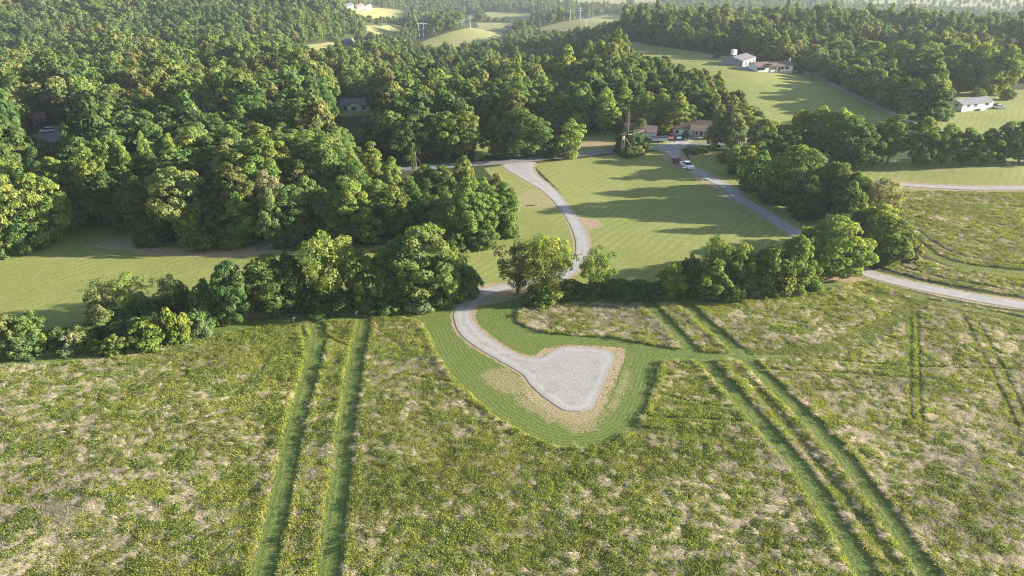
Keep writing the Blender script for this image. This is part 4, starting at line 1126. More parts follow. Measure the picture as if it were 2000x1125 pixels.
# ------------------------------------------------------------------ scatter object: one stuff object made of instances
def scatter(name, pts, rot, scl, idx, tint, protos):
    me = bpy.data.meshes.new(name)
    me.vertices.add(len(pts)); me.vertices.foreach_set('co', np.asarray(pts, np.float32).ravel())
    for nm, dat in (('rot', rot), ('scl', scl), ('tint', tint)):
        a = me.attributes.new(nm, 'FLOAT_VECTOR', 'POINT'); a.data.foreach_set('vector', np.asarray(dat, np.float32).ravel())
    a = me.attributes.new('idx', 'INT', 'POINT'); a.data.foreach_set('value', np.asarray(idx, np.int32))
    o = bpy.data.objects.new(name, me); link(o); tag(o, kind='stuff')
    ng = bpy.data.node_groups.new(name, 'GeometryNodeTree')
    ng.interface.new_socket('Geometry', in_out='INPUT', socket_type='NodeSocketGeometry')
    ng.interface.new_socket('Geometry', in_out='OUTPUT', socket_type='NodeSocketGeometry')
    N = ng.nodes.new
    gi = N('NodeGroupInput'); go = N('NodeGroupOutput'); ip = N('GeometryNodeInstanceOnPoints'); jo = N('GeometryNodeGeometryToInstance')
    ng.links.new(gi.outputs[0], ip.inputs['Points'])
    for pm in protos:
        po = bpy.data.objects.new(name + '_source', pm)
        oi = N('GeometryNodeObjectInfo'); oi.inputs['Object'].default_value = po; oi.inputs['As Instance'].default_value = True
        if pm is protos[0]: join = N('GeometryNodeJoinGeometry')
        ng.links.new(oi.outputs['Geometry'], join.inputs[0])
    ng.links.new(join.outputs[0], ip.inputs['Instance'])
    ip.inputs['Pick Instance'].default_value = True
    for nm, typ, sock in (('rot', 'FLOAT_VECTOR', 'Rotation'), ('scl', 'FLOAT_VECTOR', 'Scale'), ('idx', 'INT', 'Instance Index')):
        na = N('GeometryNodeInputNamedAttribute'); na.data_type = typ; na.inputs[0].default_value = nm
        ng.links.new(na.outputs[0], ip.inputs[sock])
    ng.links.new(ip.outputs[0], go.inputs[0])
    md = o.modifiers.new('scatter', 'NODES'); md.node_group = ng
    return o

FARP = []
for i in range(7):
    kd, w, z0, z1 = [('tall', 8.5, 3, 15), ('dome', 8.5, 3, 15), ('round', 9.5, 2, 13)][i % 3]
    cm, C = crown('woodland_crown', kd, w, z0, z1, 42, 1.6, 40, .62, wob=.3, seed=500 + i)
    FARP.append(cm)
dims = np.array([(8.5, 15), (8.5, 15), (9.5, 13), (8.5, 15), (8.5, 15), (9.5, 13), (8.5, 15)])
idx = RNG.integers(0, 7, len(rest))
sc = np.stack([ww2[rest] / dims[idx, 0], ww2[rest] / dims[idx, 0], hh2[rest] / dims[idx, 1]], 1)
tt = np.array([TINT[k] for k in TKEYS])[tints[rest]] * .82 * RNG.normal(1, .12, (len(rest), 1)) * RNG.normal(1, .04, (len(rest), 3))
woods = scatter('distant_woods', np.column_stack([cand[rest, :2], cz[rest]]), np.column_stack([np.zeros((len(rest), 2)), RNG.uniform(0, 6.28, len(rest))]), sc, idx, tt, FARP)
woods['label'] = 'distant woods covering the hills behind the nearer trees'; woods['category'] = 'woods'
# ================================================================== tall meadow grass
def tuft(name, n, h, spread, width, lean, seed, curl=0.5, lean_dir=None, heads=0):
    rs = np.random.default_rng(seed); V = []; F = []
    for i in range(n):
        a = rs.uniform(0, 6.28); r = spread * math.sqrt(rs.uniform())
        b = np.array([math.cos(a) * r, math.sin(a) * r, -0.05])
        ld = (rs.normal(0, .5) + lean_dir) if lean_dir is not None else rs.uniform(0, 6.28)
        hh = h * rs.uniform(.6, 1.15); lo = lean * rs.uniform(.5, 1.4) * hh
        d = np.array([math.cos(ld), math.sin(ld), 0]); s = np.array([-d[1], d[0], 0])
        tw = rs.uniform(0, 3.14); s = s * math.cos(tw) + d * math.sin(tw) * .6
        w = width * rs.uniform(.6, 1.3)
        m = b + d * lo * .35 + [0, 0, hh * .6]; t = b + d * lo + [0, 0, hh * (1 - curl * min(.9, lean))]
        k = len(V)
        V += [b - s * w * .5, b + s * w * .5, m + s * w * .5, m - s * w * .5, t + s * w * .12, t - s * w * .12]
        F += [(k, k + 1, k + 2, k + 3), (k + 3, k + 2, k + 4, k + 5)]
        if heads and rs.uniform() < heads:
            k = len(V); q = t
            V += [q - s * .03, q + s * .03, q + d * .1 + s * .03 + [0, 0, .16], q + d * .1 - s * .03 + [0, 0, .16]]
            F += [(k, k + 1, k + 2, k + 3)]
    me = mesh_np(name, np.array(V), np.array(F), [M['grass']])
    nb = len(V)
    a = me.attributes.new('rnd', 'FLOAT', 'POINT'); a.data.foreach_set('value', np.repeat(rs.uniform(0, 1, nb // 2 + 1), 2)[:nb].astype(np.float32))
    a = me.attributes.new('clump', 'FLOAT', 'POINT'); a.data.foreach_set('value', np.full(nb, .5, np.float32))
    return me
def forb(name, n, h, spread, leaf, seed):
    rs = np.random.default_rng(seed)
    C = np.column_stack([rs.normal(0, spread, n), rs.normal(0, spread, n), h * rs.uniform(.1, 1, n) ** .7])
    N = unit(rs.normal(size=(n, 3)) * .6 + [0, 0, .7])
    V, F = leaf_quads(C, N, leaf * rs.uniform(.6, 1.3, n), .45)
    me = mesh_np(name, V, F, [M['grass']])
    a = me.attributes.new('rnd', 'FLOAT', 'POINT'); a.data.foreach_set('value', np.repeat(rs.uniform(0, 1, n), 4).astype(np.float32))
    a = me.attributes.new('clump', 'FLOAT', 'POINT'); a.data.foreach_set('value', np.full(len(V), .5, np.float32))
    return me
M['grass'] = leaf_material('grass_blades', 0.35, 0.12, 0.5)
GREENP = [tuft('green_tuft', 20, .55, .34, .075, .6, 40 + i) for i in range(4)]
YELLP = [tuft('seeding_tuft', 18, .62, .32, .06, .5, 60 + i, heads=0) for i in range(4)]
STRAWP = [tuft('straw_tuft', 30, .6, .36, .055, 1.7, 80 + i, curl=.5, lean_dir=0.0) for i in range(5)]
FORBP = [forb('weed', 30, .62, .22, .12, 100 + i) for i in range(4)]
SHORTP = [tuft('stubble', 12, .13, .3, .05, .6, 120 + i) for i in range(4)]

def meadow_points(x0, x1, y0, y1, sp):
    P = fill(x0, x1, y0, y1, sp)
    px, py, dep = proj(np.column_stack([P, np.zeros(len(P))]))
    return P[(px > -220) & (px < 2220) & (py < 1290)]
MP = meadow_points(-125, 170, 44, 195, 0.32)
r = regions(MP)
edge = (fbm(MP[:, 0] / .8, MP[:, 1] / .8, 71) - .5) * 0.5
tall = (((r['meadow'] > -2.6) & (r['hay'] < -.2)) | (r['weed'] > 0)) & (r['mown'] + edge * .5 < -.05) & (r['drive'] < -.9) & (r['lane'] < -2.6) & (r['dirt'] + edge * 3 < -.25) & (r['swath'] + edge * 2 < 0) & (r['rroad'] < -1.5)
trk = np.max([sdf_line(MP, ln, hw) for ln, hw in L_TRACKS], 0)
grn = np.max([sdf_line(MP, ln, hw) for ln, hw in L_GREEN], 0)
strawpatch = r['strawp'] + edge * 2 > -.3
T = MP[tall]; trk = trk[tall]; grn = grn[tall]; weed = r['weed'][tall]; sdm = r['mown'][tall]
x, y = T[:, 0], T[:, 1]
# what grows where: lodged straw in drifts, leafy weeds, seeding grass
big = fbm(x / 21, y / 21, 201)
wx = x + 2.5 * (vnoise(x / 4, y / 4, 7) - .5); wy = y + 2.5 * (vnoise(x / 4, y / 4, 8) - .5)
s1 = fbm(wx / 2.6, wy / 1.5, 202, 3); s2 = fbm(wx / .9, wy / .5, 203, 2)
px, py, dep = proj(np.column_stack([T, np.zeros(len(T))]))
# more straw on the far left, in the island and the upper right; little straw at the bottom centre
bias = 0.055 * sstep(700, 0, px) + 0.045 * sstep(1250, 1900, px) - 0.035 * sstep(300, 100, np.hypot((px - 1250) * .6, py - 1000)) + 0.075 * ((px > 1000) & (px < 1330) & (py < 690)) - 0.05 * sstep(260, 60, np.hypot(px - 560, py - 640)) + .03 * ((px > 690) & (px < 900) & (py < 830))
straw = s1 * .3 + s2 * .5 + .2 * RNG.uniform(size=len(T)) + (big - .5) * .22 + bias > 0.59
straw &= ~((sdm > -.18) | (trk > -.25))
straw &= ~((grn > 0) & (RNG.uniform(size=len(T)) < .9))
straw &= ~((weed > 0) & (RNG.uniform(size=len(T)) < .35))
w1 = fbm(x / 3.5, y / 2.5, 205, 3) * .35 + fbm(x / .9, y / .9, 206, 2) * .65 + RNG.normal(0, .075, len(T)) + 0
leafy = (w1 + np.where(weed > 0, .02, 0) > .575) & ~straw
yel = (fbm(x / 9, y / 7, 207, 3) + RNG.normal(0, .1, len(T)) > .49) & ~straw & ~leafy
green = ~straw & ~leafy & ~yel
z = terrain(x, y)
low = np.where(trk > 0, .05, np.where(grn > 0, .3, 1.0))
hvar = .68 * (.72 + .55 * fbm(x / 2.2, y / 2.2, 209)) * low * (1 + .4 * sstep(-1.5, -.4, sdm))
leandir = 2.6 + 2.2 * (fbm(x / 9, y / 9, 210) - .5) * 2 + RNG.normal(0, .35, len(T))
def layer(name, m, protos, tints, hs, ws, flat=False, lab=None, cat='grass'):
    n = int(m.sum()); rz = leandir[m] if flat else RNG.uniform(0, 6.28, n)
    rot = np.column_stack([RNG.normal(0, .09, n), RNG.normal(0, .09, n), rz])
    s = ws * RNG.uniform(.8, 1.25, n)
    sc = np.column_stack([s, s, hs * hvar[m] * RNG.uniform(.8, 1.2, n)])
    k = RNG.integers(0, len(tints), n)
    tt = np.array(tints)[k] * RNG.normal(1, .12, (n, 1)) * (0.85 + .3 * vnoise(x[m] / 6, y[m] / 6, 211))[:, None]
    o = scatter(name, np.column_stack([T[m], z[m]]), rot, sc, RNG.integers(0, len(protos), n), np.clip(tt, .01, .9), protos)
    o['label'] = lab; o['category'] = cat
    return o
layer('meadow_grass', green, GREENP, [(.28, .315, .072), (.33, .35, .092), (.25, .29, .064)], .95, .85, lab='tall green grass of the uncut meadow')
layer('seeding_grass', yel, YELLP, [(.31, .325, .09), (.29, .31, .085), (.34, .335, .115)], .95, .85, lab='tall yellow-green seeding grass of the uncut meadow')
layer('straw_grass', straw, STRAWP, [(.46, .395, .345), (.53, .455, .405), (.42, .37, .295)], .95, .85, True, 'pale dry grass lying in drifts across the meadow')
layer('leafy_weeds', leafy, FORBP, [(.225, .272, .07), (.2, .245, .062), (.255, .295, .085)], .9, .8, lab='dark leafy weeds growing among the meadow grass', cat='weeds')
# short grass on the mown strips and shoulders
SP_ = meadow_points(-110, 150, 44, 150, .52)
r = regions(SP_)
m = ((r['mown'] > .12) | (r['swath'] > 0)) & (r['drive'] < -.5) & (r['lane'] < -1.2) & (r['dirt'] < .1)
T = SP_[m]; x, y = T[:, 0], T[:, 1]; z = terrain(x, y)
hvar = .4 + .6 * fbm(x / 1.5, y / 1.5, 220) + np.where(r['swath'][m] > 0, 1.2, 0); leandir = np.zeros(len(T))
sel = np.ones(len(T), bool)
layer('mown_grass', sel, SHORTP, [(.15, .21, .042), (.19, .24, .058), (.25, .265, .085)], 1.0, 1.0, lab='short mown grass of the strips and the driveway verges')
print('TUFTS', int(tall.sum()), len(T))
# ================================================================== buildings
def paint(name, c, rough=0.6, spec=0.3, var=0.12):
    k = 'p_' + name
    if k not in M: M[k] = noisy(name, tuple(x * (1 - var) for x in c), c, 1.6, rough, spec)
    return M[k]
WHITE = paint('white_siding', (0.74, 0.73, 0.71)); OFFW = paint('grey_white_siding', (0.5, 0.49, 0.47)); TRIM = paint('white_trim', (0.8, 0.8, 0.79))
GLASS = paint('dark_window_glass', (0.03, 0.035, 0.045), 0.08, 0.6, 0.3)
DARK = paint('dark_door', (0.045, 0.045, 0.055)); BLACK = paint('black_rubber', (0.02, 0.02, 0.022), 0.8)
METALG = paint('grey_steel_cladding', (0.27, 0.28, 0.31), 0.4); TAN = paint('tan_cladding', (0.5, 0.42, 0.34)); CONC = paint('concrete', (0.42, 0.41, 0.4), 0.9)
STEEL = paint('galvanised_steel', (0.5, 0.51, 0.52), 0.4, 0.5); WOOD = paint('weathered_pole_wood', (0.22, 0.195, 0.17), 0.9, 0.1, 0.35)
def roofing(name, c):
    t = NT(name); tc = t.n('ShaderNodeTexCoord').outputs['Object']
    n1 = t.noise(1.2, 4, tc); n2 = t.noise(14, 2, tc)
    col = t.mix(t.ramp(n1, .3, .7), tuple(x * .75 for x in c), c)
    col = t.mix(t.math('MULTIPLY', t.ramp(n2, .4, .6), .35), col, tuple(x * .6 for x in c))
    return t.done(t.bsdf(col, .85, .2, t.bump(n2, .4, .03)))
R_BROWN = roofing('brown_shingles', (0.2, 0.14, 0.12)); R_GREY = roofing('grey_brown_shingles', (0.24, 0.21, 0.2)); R_SLATE = roofing('slate_shingles', (0.11, 0.12, 0.15))
R_PINK = roofing('faded_red_roof', (0.4, 0.24, 0.21)); R_STEEL = roofing('dull_steel_roof', (0.17, 0.16, 0.18))

def on_side(mb, side, L, d, pos, z, w, h, p, inset=0.06):
    if side == 'f': mb.box(pos - w / 2, pos + w / 2, -p, inset, z, z + h)
    elif side == 'b': mb.box(pos - w / 2, pos + w / 2, d - inset, d + p, z, z + h)
    elif side == 'l': mb.box(-L / 2 - p, -L / 2 + inset, pos - w / 2, pos + w / 2, z, z + h)
    else: mb.box(L / 2 - inset, L / 2 + p, pos - w / 2, pos + w / 2, z, z + h)
    return mb

def gable_roof(mb, a, b, d0, d1, wh, rise, ov=0.45, th=0.16):
    d = d1 - d0; s = rise / (d / 2); m = (d0 + d1) / 2
    e0 = wh - ov * s + 0.03; top = wh + rise + 0.03
    return mb.prism([(d0 - ov, e0), (m, top), (d1 + ov, e0), (d1 + ov, e0 + th), (m, top + th), (d0 - ov, e0 + th)], 'x', a, b)

def house(name, label, cat, A, B, d, wh, rise, wall, roof, feats=(), found=0.0, fmat=None, group=None, Lm=None, ov=0.45, lift=0.0):
    a, b = g1(*A), g1(*B)
    ax = b[:2] - a[:2]; L = float(np.hypot(*ax)); rz = math.atan2(ax[1], ax[0])
    if Lm: L = Lm
    mid = (a[:2] + b[:2]) / 2
    nrm = np.array([-math.sin(rz), math.cos(rz)])
    zs = [float(terrain(*(mid + np.array([math.cos(rz), math.sin(rz)]) * sx * L / 2 + nrm * sy * d))) for sx in (-1, 1) for sy in (0, 1)]
    z0 = float(np.mean(zs)) + lift; dip = z0 - min(zs) + 0.4
    o = empty(name, (mid[0], mid[1], z0), rz); tag(o, label, cat, group)
    f = found
    MB().prism([(0, f if f else -dip), (d, f if f else -dip), (d, f + wh), (d / 2, f + wh + rise), (0, f + wh)], 'x', -L / 2, L / 2).build('wall', wall, o)
    if f: MB().box(-L / 2 + .04, L / 2 - .04, .04, d - .04, -dip, f).build('foundation', fmat or CONC, o)
    rf = gable_roof(MB(), -L / 2 - ov, L / 2 + ov, 0, d, f + wh, rise, ov).build('roof', roof, o)
    for ft in feats:
        typ, side, pos, z, w, h = ft[:6]
        full = L if side in 'fb' else d
        q = (pos - .5) * L if side in 'fb' else pos * d
        if typ == 'win':
            fr = on_side(MB(), side, L, d, q, f + z - .08, w + .2, h + .16, .05).build('window', TRIM, o)
            on_side(MB(), side, L, d, q, f + z, w, h, .08).build('pane', GLASS, fr)
            if len(ft) > 6:
                for sg in (-1, 1): on_side(MB(), side, L, d, q + sg * (w / 2 + .32), f + z - .05, .4, h + .1, .065).build('shutter', DARK, o)
        elif typ == 'door':
            dr = on_side(MB(), side, L, d, q, z if z < 0 or f == 0 else f + z, w, h, .07).build('door', ft[6], o)
        elif typ == 'garage':
            g = on_side(MB(), side, L, d, q, z, w, h, .07)
            for k in range(1, 4): on_side(g, side, L, d, q, z + h * k / 4 - .02, w - .1, .04, .1, -.06)
            g.build('garage_door', ft[6], o)
        elif typ == 'panel':
            on_side(MB(), side, L, d, q, z - dip, w, h + dip, .035).build('front_panel', ft[6], o)
    return o, L, f

# white house on the right lawn
o, L, f = house('white_house', 'long white house with dark shutters and grey-brown roof on the right lawn', 'house', (1877, 219), (1937, 212.5), 7.4, 2.2, 1.4, WHITE, roofing('blue_grey_shingles', (0.2, 0.2, 0.225)), [
    ('win', 'f', .2, .9, .9, 1.2, 1), ('win', 'f', .43, .9, .9, 1.2, 1), ('win', 'f', .8, .9, 1.3, 1.2, 1), ('door', 'f', .58, .1, 1, 2.1, TRIM),
    ('win', 'l', .35, 1.0, .8, 1.1), ('garage', 'l', .28, .05, 2.4, 1.9, TRIM), ('garage', 'l', .72, .05, 2.4, 1.9, TRIM)], .5, CONC, lift=.1)
MB().box(-.9 + L * .08, .9 + L * .08, -1.3, -.09, -.6, f + .05).build('steps', CONC, o)
# mobile home on the hill
o, L, f = house('mobile_home', 'long white mobile home with brown roof beside the metal garage on the hill', 'house', (1477, 139.5), (1546, 145.5), 7.6, 2.7, 1.3, WHITE, R_BROWN, [
    ('win', 'f', .06, .9, 1.0, 1.2, 1), ('win', 'f', .17, .9, 1.0, 1.2, 1), ('win', 'f', .49, .9, 1.7, 1.3, 1), ('door', 'f', .62, .05, 1, 2.1, DARK), ('win', 'f', .71, .9, .9, 1.2, 1), ('win', 'f', .84, .9, .9, 1.2, 1),
    ('win', 'r', .3, .8, 1.4, 1.4), ('win', 'r', .7, .8, 1.4, 1.4)], .5, CONC)
px = (.33 - .5) * L
pd = MB().box(px - 1.9, px + 1.9, -2.0, -.05, .25, .45).build('porch_deck', WOOD, o)
for s in (-1.7, 0, 1.7): MB().box(px + s - .07, px + s + .07, -1.9, -1.76, .45, f + 2.45).build('porch_post', TRIM, pd)
MB().prism([(px - 2.3, f + 2.45), (px + 2.3, f + 2.45), (px + 2.3, f + 2.6), (px, f + 3.75), (px - 2.3, f + 2.6)], 'y', -2.3, 1.2).build('porch_gable', R_BROWN, o)
MB().box(px + .5, px + 1.5, -.07, .03, f + .05, f + 2.15).build('door', DARK, o)
MB().box(L * .2 - 1.6, L * .2 + 1.6, 7.0, 9.5, -.4, f + 2.2).build('rear_extension', OFFW, o)
# metal garage on the hill
house('metal_garage', 'grey steel garage with tan front and three dark bay doors on the hill', 'garage', (1437, 133.5), (1485, 127), 10.5, 3.1, 1.5, METALG, R_STEEL, [
    ('panel', 'f', .5, 0, 17.5, 2.95, TAN), ('garage', 'f', .26, .05, 2.9, 2.5, DARK), ('garage', 'f', .55, .05, 2.9, 2.5, DARK), ('garage', 'f', .84, .05, 2.9, 2.5, DARK), ('door', 'f', .07, .05, 1, 2.1, DARK)], Lm=18.0, ov=.3)
# brown-roofed house by the road
o, L, f = house('brown_roofed_house', 'grey house with reddish-brown roof and white-posted porch beyond the road junction', 'house', (1313, 265), (1398, 271), 8.2, 2.7, 2.1, OFFW, R_BROWN, [
    ('win', 'f', .1, .9, 1.1, 1.2), ('win', 'f', .31, .9, 1.1, 1.2), ('door', 'f', .2, .05, 1, 2.1, TRIM), ('door', 'f', .66, .05, 1.1, 2.1, DARK), ('win', 'f', .54, .8, 1.2, 1.3), ('win', 'l', .5, .9, 1.0, 1.2)])
x0, x1 = -.08 * L, .3 * L
pd = MB().box(x0, x1, -2.4, -.08, -.3, .35).build('porch_deck', CONC, o)
for k in range(5):
    xx = x0 + .15 + (x1 - x0 - .3) * k / 4
    MB().box(xx - .09, xx + .09, -2.3, -2.12, .35, 2.5).build('porch_post', TRIM, pd)
MB().prism([(-2.8, 2.5), (-2.8, 2.66), (3.0, 4.12), (3.0, 3.9)], 'x', x0 - .3, x1 + .3).build('porch_roof', R_BROWN, o)
MB().box(x0 + .5, x0 + 1.4, 3.6, 4.5, 4.0, 5.6).build('chimney', paint('chimney_brick', (.25, .14, .1)), o)
# sheds beside it
house('long_shed', 'long white shed with faded red roof left of the brown-roofed house', 'shed', (1237, 273.5), (1280, 276), 5.6, 2.9, 1.5, WHITE, R_PINK, [('door', 'f', .9, .05, 1, 2.0, TRIM), ('win', 'r', .5, 1, .8, .9)], ov=.3)
house('small_shed', 'small shed with faded pink roof partly behind the long white shed', 'shed', (1223, 267), (1254, 266), 5.2, 2.7, 1.4, OFFW, R_PINK, [('garage', 'f', .3, .05, 2.3, 2.1, TRIM)], ov=.3)
# house in the wood
o, L, f = house('woodland_house', 'white house with dark slate roof and front gable alone in the wood', 'house', (669, 217), (722, 218), 8.5, 2.7, 2.0, WHITE, R_SLATE, [
    ('win', 'f', .13, .8, 1.7, 1.4, 1), ('win', 'f', .4, .8, 2.0, 1.5, 1), ('door', 'f', .56, .05, 1.1, 2.1, DARK), ('win', 'f', .8, .8, 1.6, 1.3), ('win', 'l', .5, 1, 1, 1.2)])
gx = (.42 - .5) * L
MB().prism([(gx - 2.9, -.4), (gx + 2.9, -.4), (gx + 2.9, 2.7), (gx, 4.2), (gx - 2.9, 2.7)], 'y', -.8, 4.2).build('gable_bay', WHITE, o)
MB().prism([(gx - 3.4, 2.48), (gx, 4.24), (gx + 3.4, 2.48), (gx + 3.4, 2.64), (gx, 4.42), (gx - 3.4, 2.64)], 'y', -1.2, 4.2).build('gable_roof', R_SLATE, o)
fr = MB().box(gx - 1.2, gx + 1.2, -.85, -.75, .7, 2.4).build('window', TRIM, o); MB().box(gx - 1.05, gx + 1.05, -.88, -.8, .8, 2.3).build('pane', GLASS, fr)
MB().tube([(gx + 1.2, 4.4, 4), (gx + 1.2, 4.4, 5.1)], [.13, .13], 8).build('vent_pipe', STEEL, o)
# cabin at the left parking place
house('woodland_cabin', 'brown-roofed cabin in the shade at the left woodland parking place', 'cabin', (66, 243), (90, 241), 6, 2.4, 1.6, paint('brown_boards', (.2, .14, .1)), R_PINK, [('door', 'f', .7, .05, 1.1, 2, DARK), ('win', 'f', .3, .9, 1, 1)])
# far houses in the valley
HZ = paint('haze_dimmed_siding', (.22, .22, .22))  # valley house walls darkened in the colour, standing in for distance haze
FH = [((677, 17), (691, 18), HZ, R_SLATE, 'leftmost of the three houses in the top row of the valley'), ((698, 18), (711, 19), HZ, R_BROWN, 'middle of the three houses in the top row of the valley'),
      ((713, 20), (727, 20), HZ, R_GREY, 'rightmost of the three houses in the top row of the valley'), ((675, 88), (690, 91), HZ, R_STEEL, 'grey-roofed house by the valley road left of the grassy knoll'),
      ((984, 58), (998, 61), WHITE, R_BROWN, 'pale house with brown roof between the two grassy knolls'), ((1009, 40), (1018, 40.5), WHITE, R_GREY, 'smaller white barn of the distant valley farm'),
      ((1019, 40), (1030, 40.5), WHITE, R_GREY, 'larger white building of the distant valley farm'), ((985, 65), (995, 67), OFFW, R_GREY, 'low grey shed in front of the white house between the knolls')]
for A, B, wl, rf, lab in FH:
    house('valley_house', lab, 'house', A, B, 7, 2.8, 2.2, wl, rf, [('win', 'f', .25, 1, 1.4, 1.5), ('win', 'f', .75, 1, 1.4, 1.5), ('door', 'f', .5, .05, 1.2, 2.2, DARK)], group='houses in the valley')

# ================================================================== vehicles
def car(name, label, x, y, ang, paintm, kind='sedan', z=0.0, cat='car'):
    """ang: heading of the nose in degrees from +X"""
    b = g1(x, y); o = empty(name, (b[0], b[1], b[2] + .1 + z), rad(ang)); tag(o, label, cat)
    if kind == 'sedan': L, Wd, prof, gl, rf = 4.6, 1.8, [(-2.3, .35), (2.3, .3), (2.3, .72), (1.0, .95), (-1.75, 1.0), (-2.3, .9)], [(-1.75, .98), (1.05, .93), (.35, 1.42), (-1.15, 1.44)], (-1.15, .35, 1.42)
    elif kind == 'suv': L, Wd, prof, gl, rf = 4.8, 1.95, [(-2.4, .4), (2.4, .38), (2.4, .95), (1.25, 1.1), (-2.35, 1.12)], [(-2.35, 1.1), (1.2, 1.08), (.55, 1.72), (-2.15, 1.76)], (-2.15, .55, 1.72)
    else: L, Wd, prof, gl, rf = 5.8, 2.0, [(-2.9, .5), (2.9, .45), (2.9, 1.05), (1.3, 1.2), (-.9, 1.2), (-.9, 1.1), (-2.9, 1.1)], [(-.9, 1.18), (1.3, 1.18), (.55, 1.85), (-.75, 1.88)], (-.75, .55, 1.85)
    h = Wd / 2
    body = MB().prism(prof, 'y', -h, h).build('body', paintm, o, bevel=.07)
    MB().prism(gl, 'y', -h + .12, h - .12).build('windows', GLASS, o, bevel=.04)
    MB().box(rf[0] - .05, rf[1] + .05, -h + .16, h - .16, rf[2] - .02, rf[2] + .07).build('roof', paintm, o, bevel=.03)
    if kind == 'pickup':
        bed = MB().box(-2.8, -1.0, -h + .14, h - .14, 1.08, 1.112).build('bed_liner', BLACK, o)
        for s in (-1, 1): MB().box(-2.9, -.9, s * h - .06 * (s > 0) - .08 * (s < 0), s * h + .08 * (s > 0) + .06 * (s < 0) - .02 * s, 1.1, 1.42).build('bed_side', paintm, o)
        MB().box(-2.93, -2.84, -h + .12, h - .12, 1.11, 1.42).build('tailgate', paintm, o)
    wr = .36 if kind != 'sedan' else .32
    for sx in (-.31, .31):
        for s in (-1, 1):
            cx_ = sx * L
            w = MB(); w.tube([(cx_, s * (h - .22), wr - .1), (cx_, s * (h + .01), wr - .1)], [wr, wr], 14)
            wo = w.build('wheel', BLACK, o)
            MB().tube([(cx_, s * (h), wr - .1), (cx_, s * (h + .03), wr - .1)], [wr * .58, wr * .55], 10).build('rim', STEEL, wo)
    for s in (-1, 1):
        MB().box(L / 2 - .04, L / 2 + .02, s * (h - .32) - .2, s * (h - .32) + .2, .66, .84).build('headlight', TRIM, o)
        MB().box(-L / 2 - .02, -L / 2 + .05, s * (h - .2) - .12, s * (h - .2) + .12, .74, .95).build('tail_light', paint('red_lens', (.4, .02, .02), .3), o)
    MB().box(L / 2 - .05, L / 2 + .08, -h + .05, h - .05, .34, .56).build('bumper', STEEL, o, bevel=.03)
    return o
def heading(p, q):
    a, b = g1(*p), g1(*q); return math.degrees(math.atan2(b[1] - a[1], b[0] - a[0]))
hd = heading((1322, 316), (1354, 334))
CW = paint('white_car_paint', (.8, .82, .85), .25, .5, .03)
pick = car('pickup_truck', 'white pickup truck towing a trailer on the shaded gravel lane', 1341.5, 328.5, hd, CW, 'pickup', .05, 'pickup truck')
car('parked_car', 'red car parked before the brown-roofed house', 1311.5, 271, 252, paint('red_car_paint', (.34, .04, .04), .3, .5, .05), 'sedan', .08)
car('parked_car', 'silver-blue car parked between the red car and the black vehicle', 1325.5, 271.5, 262, paint('silver_blue_car_paint', (.4, .5, .6), .25, .5, .05), 'sedan', .08)
car('parked_car', 'black sport utility vehicle parked by the porch of the brown-roofed house', 1338.5, 272, 268, paint('black_car_paint', (.02, .022, .026), .2, .5, .05), 'suv', .08)
car('parked_car', 'dark vehicle standing alone on the pale grass left of the metal garage', 1397.5, 113.5, 200, paint('dark_green_paint', (.03, .04, .04), .3, .5, .05), 'suv')
car('parked_car', 'dark red car at the right end of the mobile home', 1560.5, 145, 20, paint('maroon_paint', (.16, .03, .03), .3, .5, .05), 'suv', .08)
car('parked_car', 'grey car right behind the end of the white lawn house', 1943, 210.5, 10, paint('grey_car_paint', (.16, .17, .19), .3, .5, .05), 'suv')
car('parked_car', 'pale car with bright front at the right end of the white house', 1952, 212.5, 5, paint('pale_car_paint', (.6, .62, .66), .25, .5, .05), 'sedan')
car('parked_car', 'white car in the shade on the left woodland parking place', 93, 259, 205, CW, 'suv', .08)
# trailer behind the pickup, with a red machine on it
pb = pick.location; ca, sa = math.cos(rad(hd)), math.sin(rad(hd))
def back(d, dz=0.0):
    x, y = pb.x - ca * d, pb.y - sa * d
    return (x, y, float(terrain(x, y)) + .1 + dz)
tr = empty('utility_trailer', back(6.1), rad(hd)); tag(tr, 'low dark flatbed trailer hitched behind the white pickup', 'trailer')
MB().box(-2.2, 1.9, -1, 1, .55, .68).build('deck', DARK, tr)
MB().tube([(1.9, 0, .55), (3.15, 0, .5)], [.07, .06], 6).build('drawbar', DARK, tr)
for sx in (-.7, .2):
    for s in (-1, 1): MB().tube([(sx, s * 1.02, .26), (sx, s * 1.24, .26)], [.34, .34], 12).build('wheel', BLACK, tr)
for s in (-1, 1): MB().box(-2.2, 1.9, s * .97 - .03, s * .97 + .03, .68, .95).build('side_rail', DARK, tr)
RED = paint('red_machine_paint', (.28, .045, .035), .5)
mc = empty('box_blade', back(6.2, .69), rad(hd)); tag(mc, 'dark red box blade implement loaded on the flatbed trailer', 'implement')
MB().box(-1.0, .9, -.85, .85, .05, .6).build('box', RED, mc, bevel=.05)
MB().tube([(.8, -.5, .5), (1.1, 0, 1.35), (.8, .5, .5)], [.07, .07, .07], 6).build('hitch_frame', RED, mc)
MB().tube([(1.1, 0, 1.35), (-.7, 0, .6)], [.05, .05], 6).build('brace', DARK, mc)
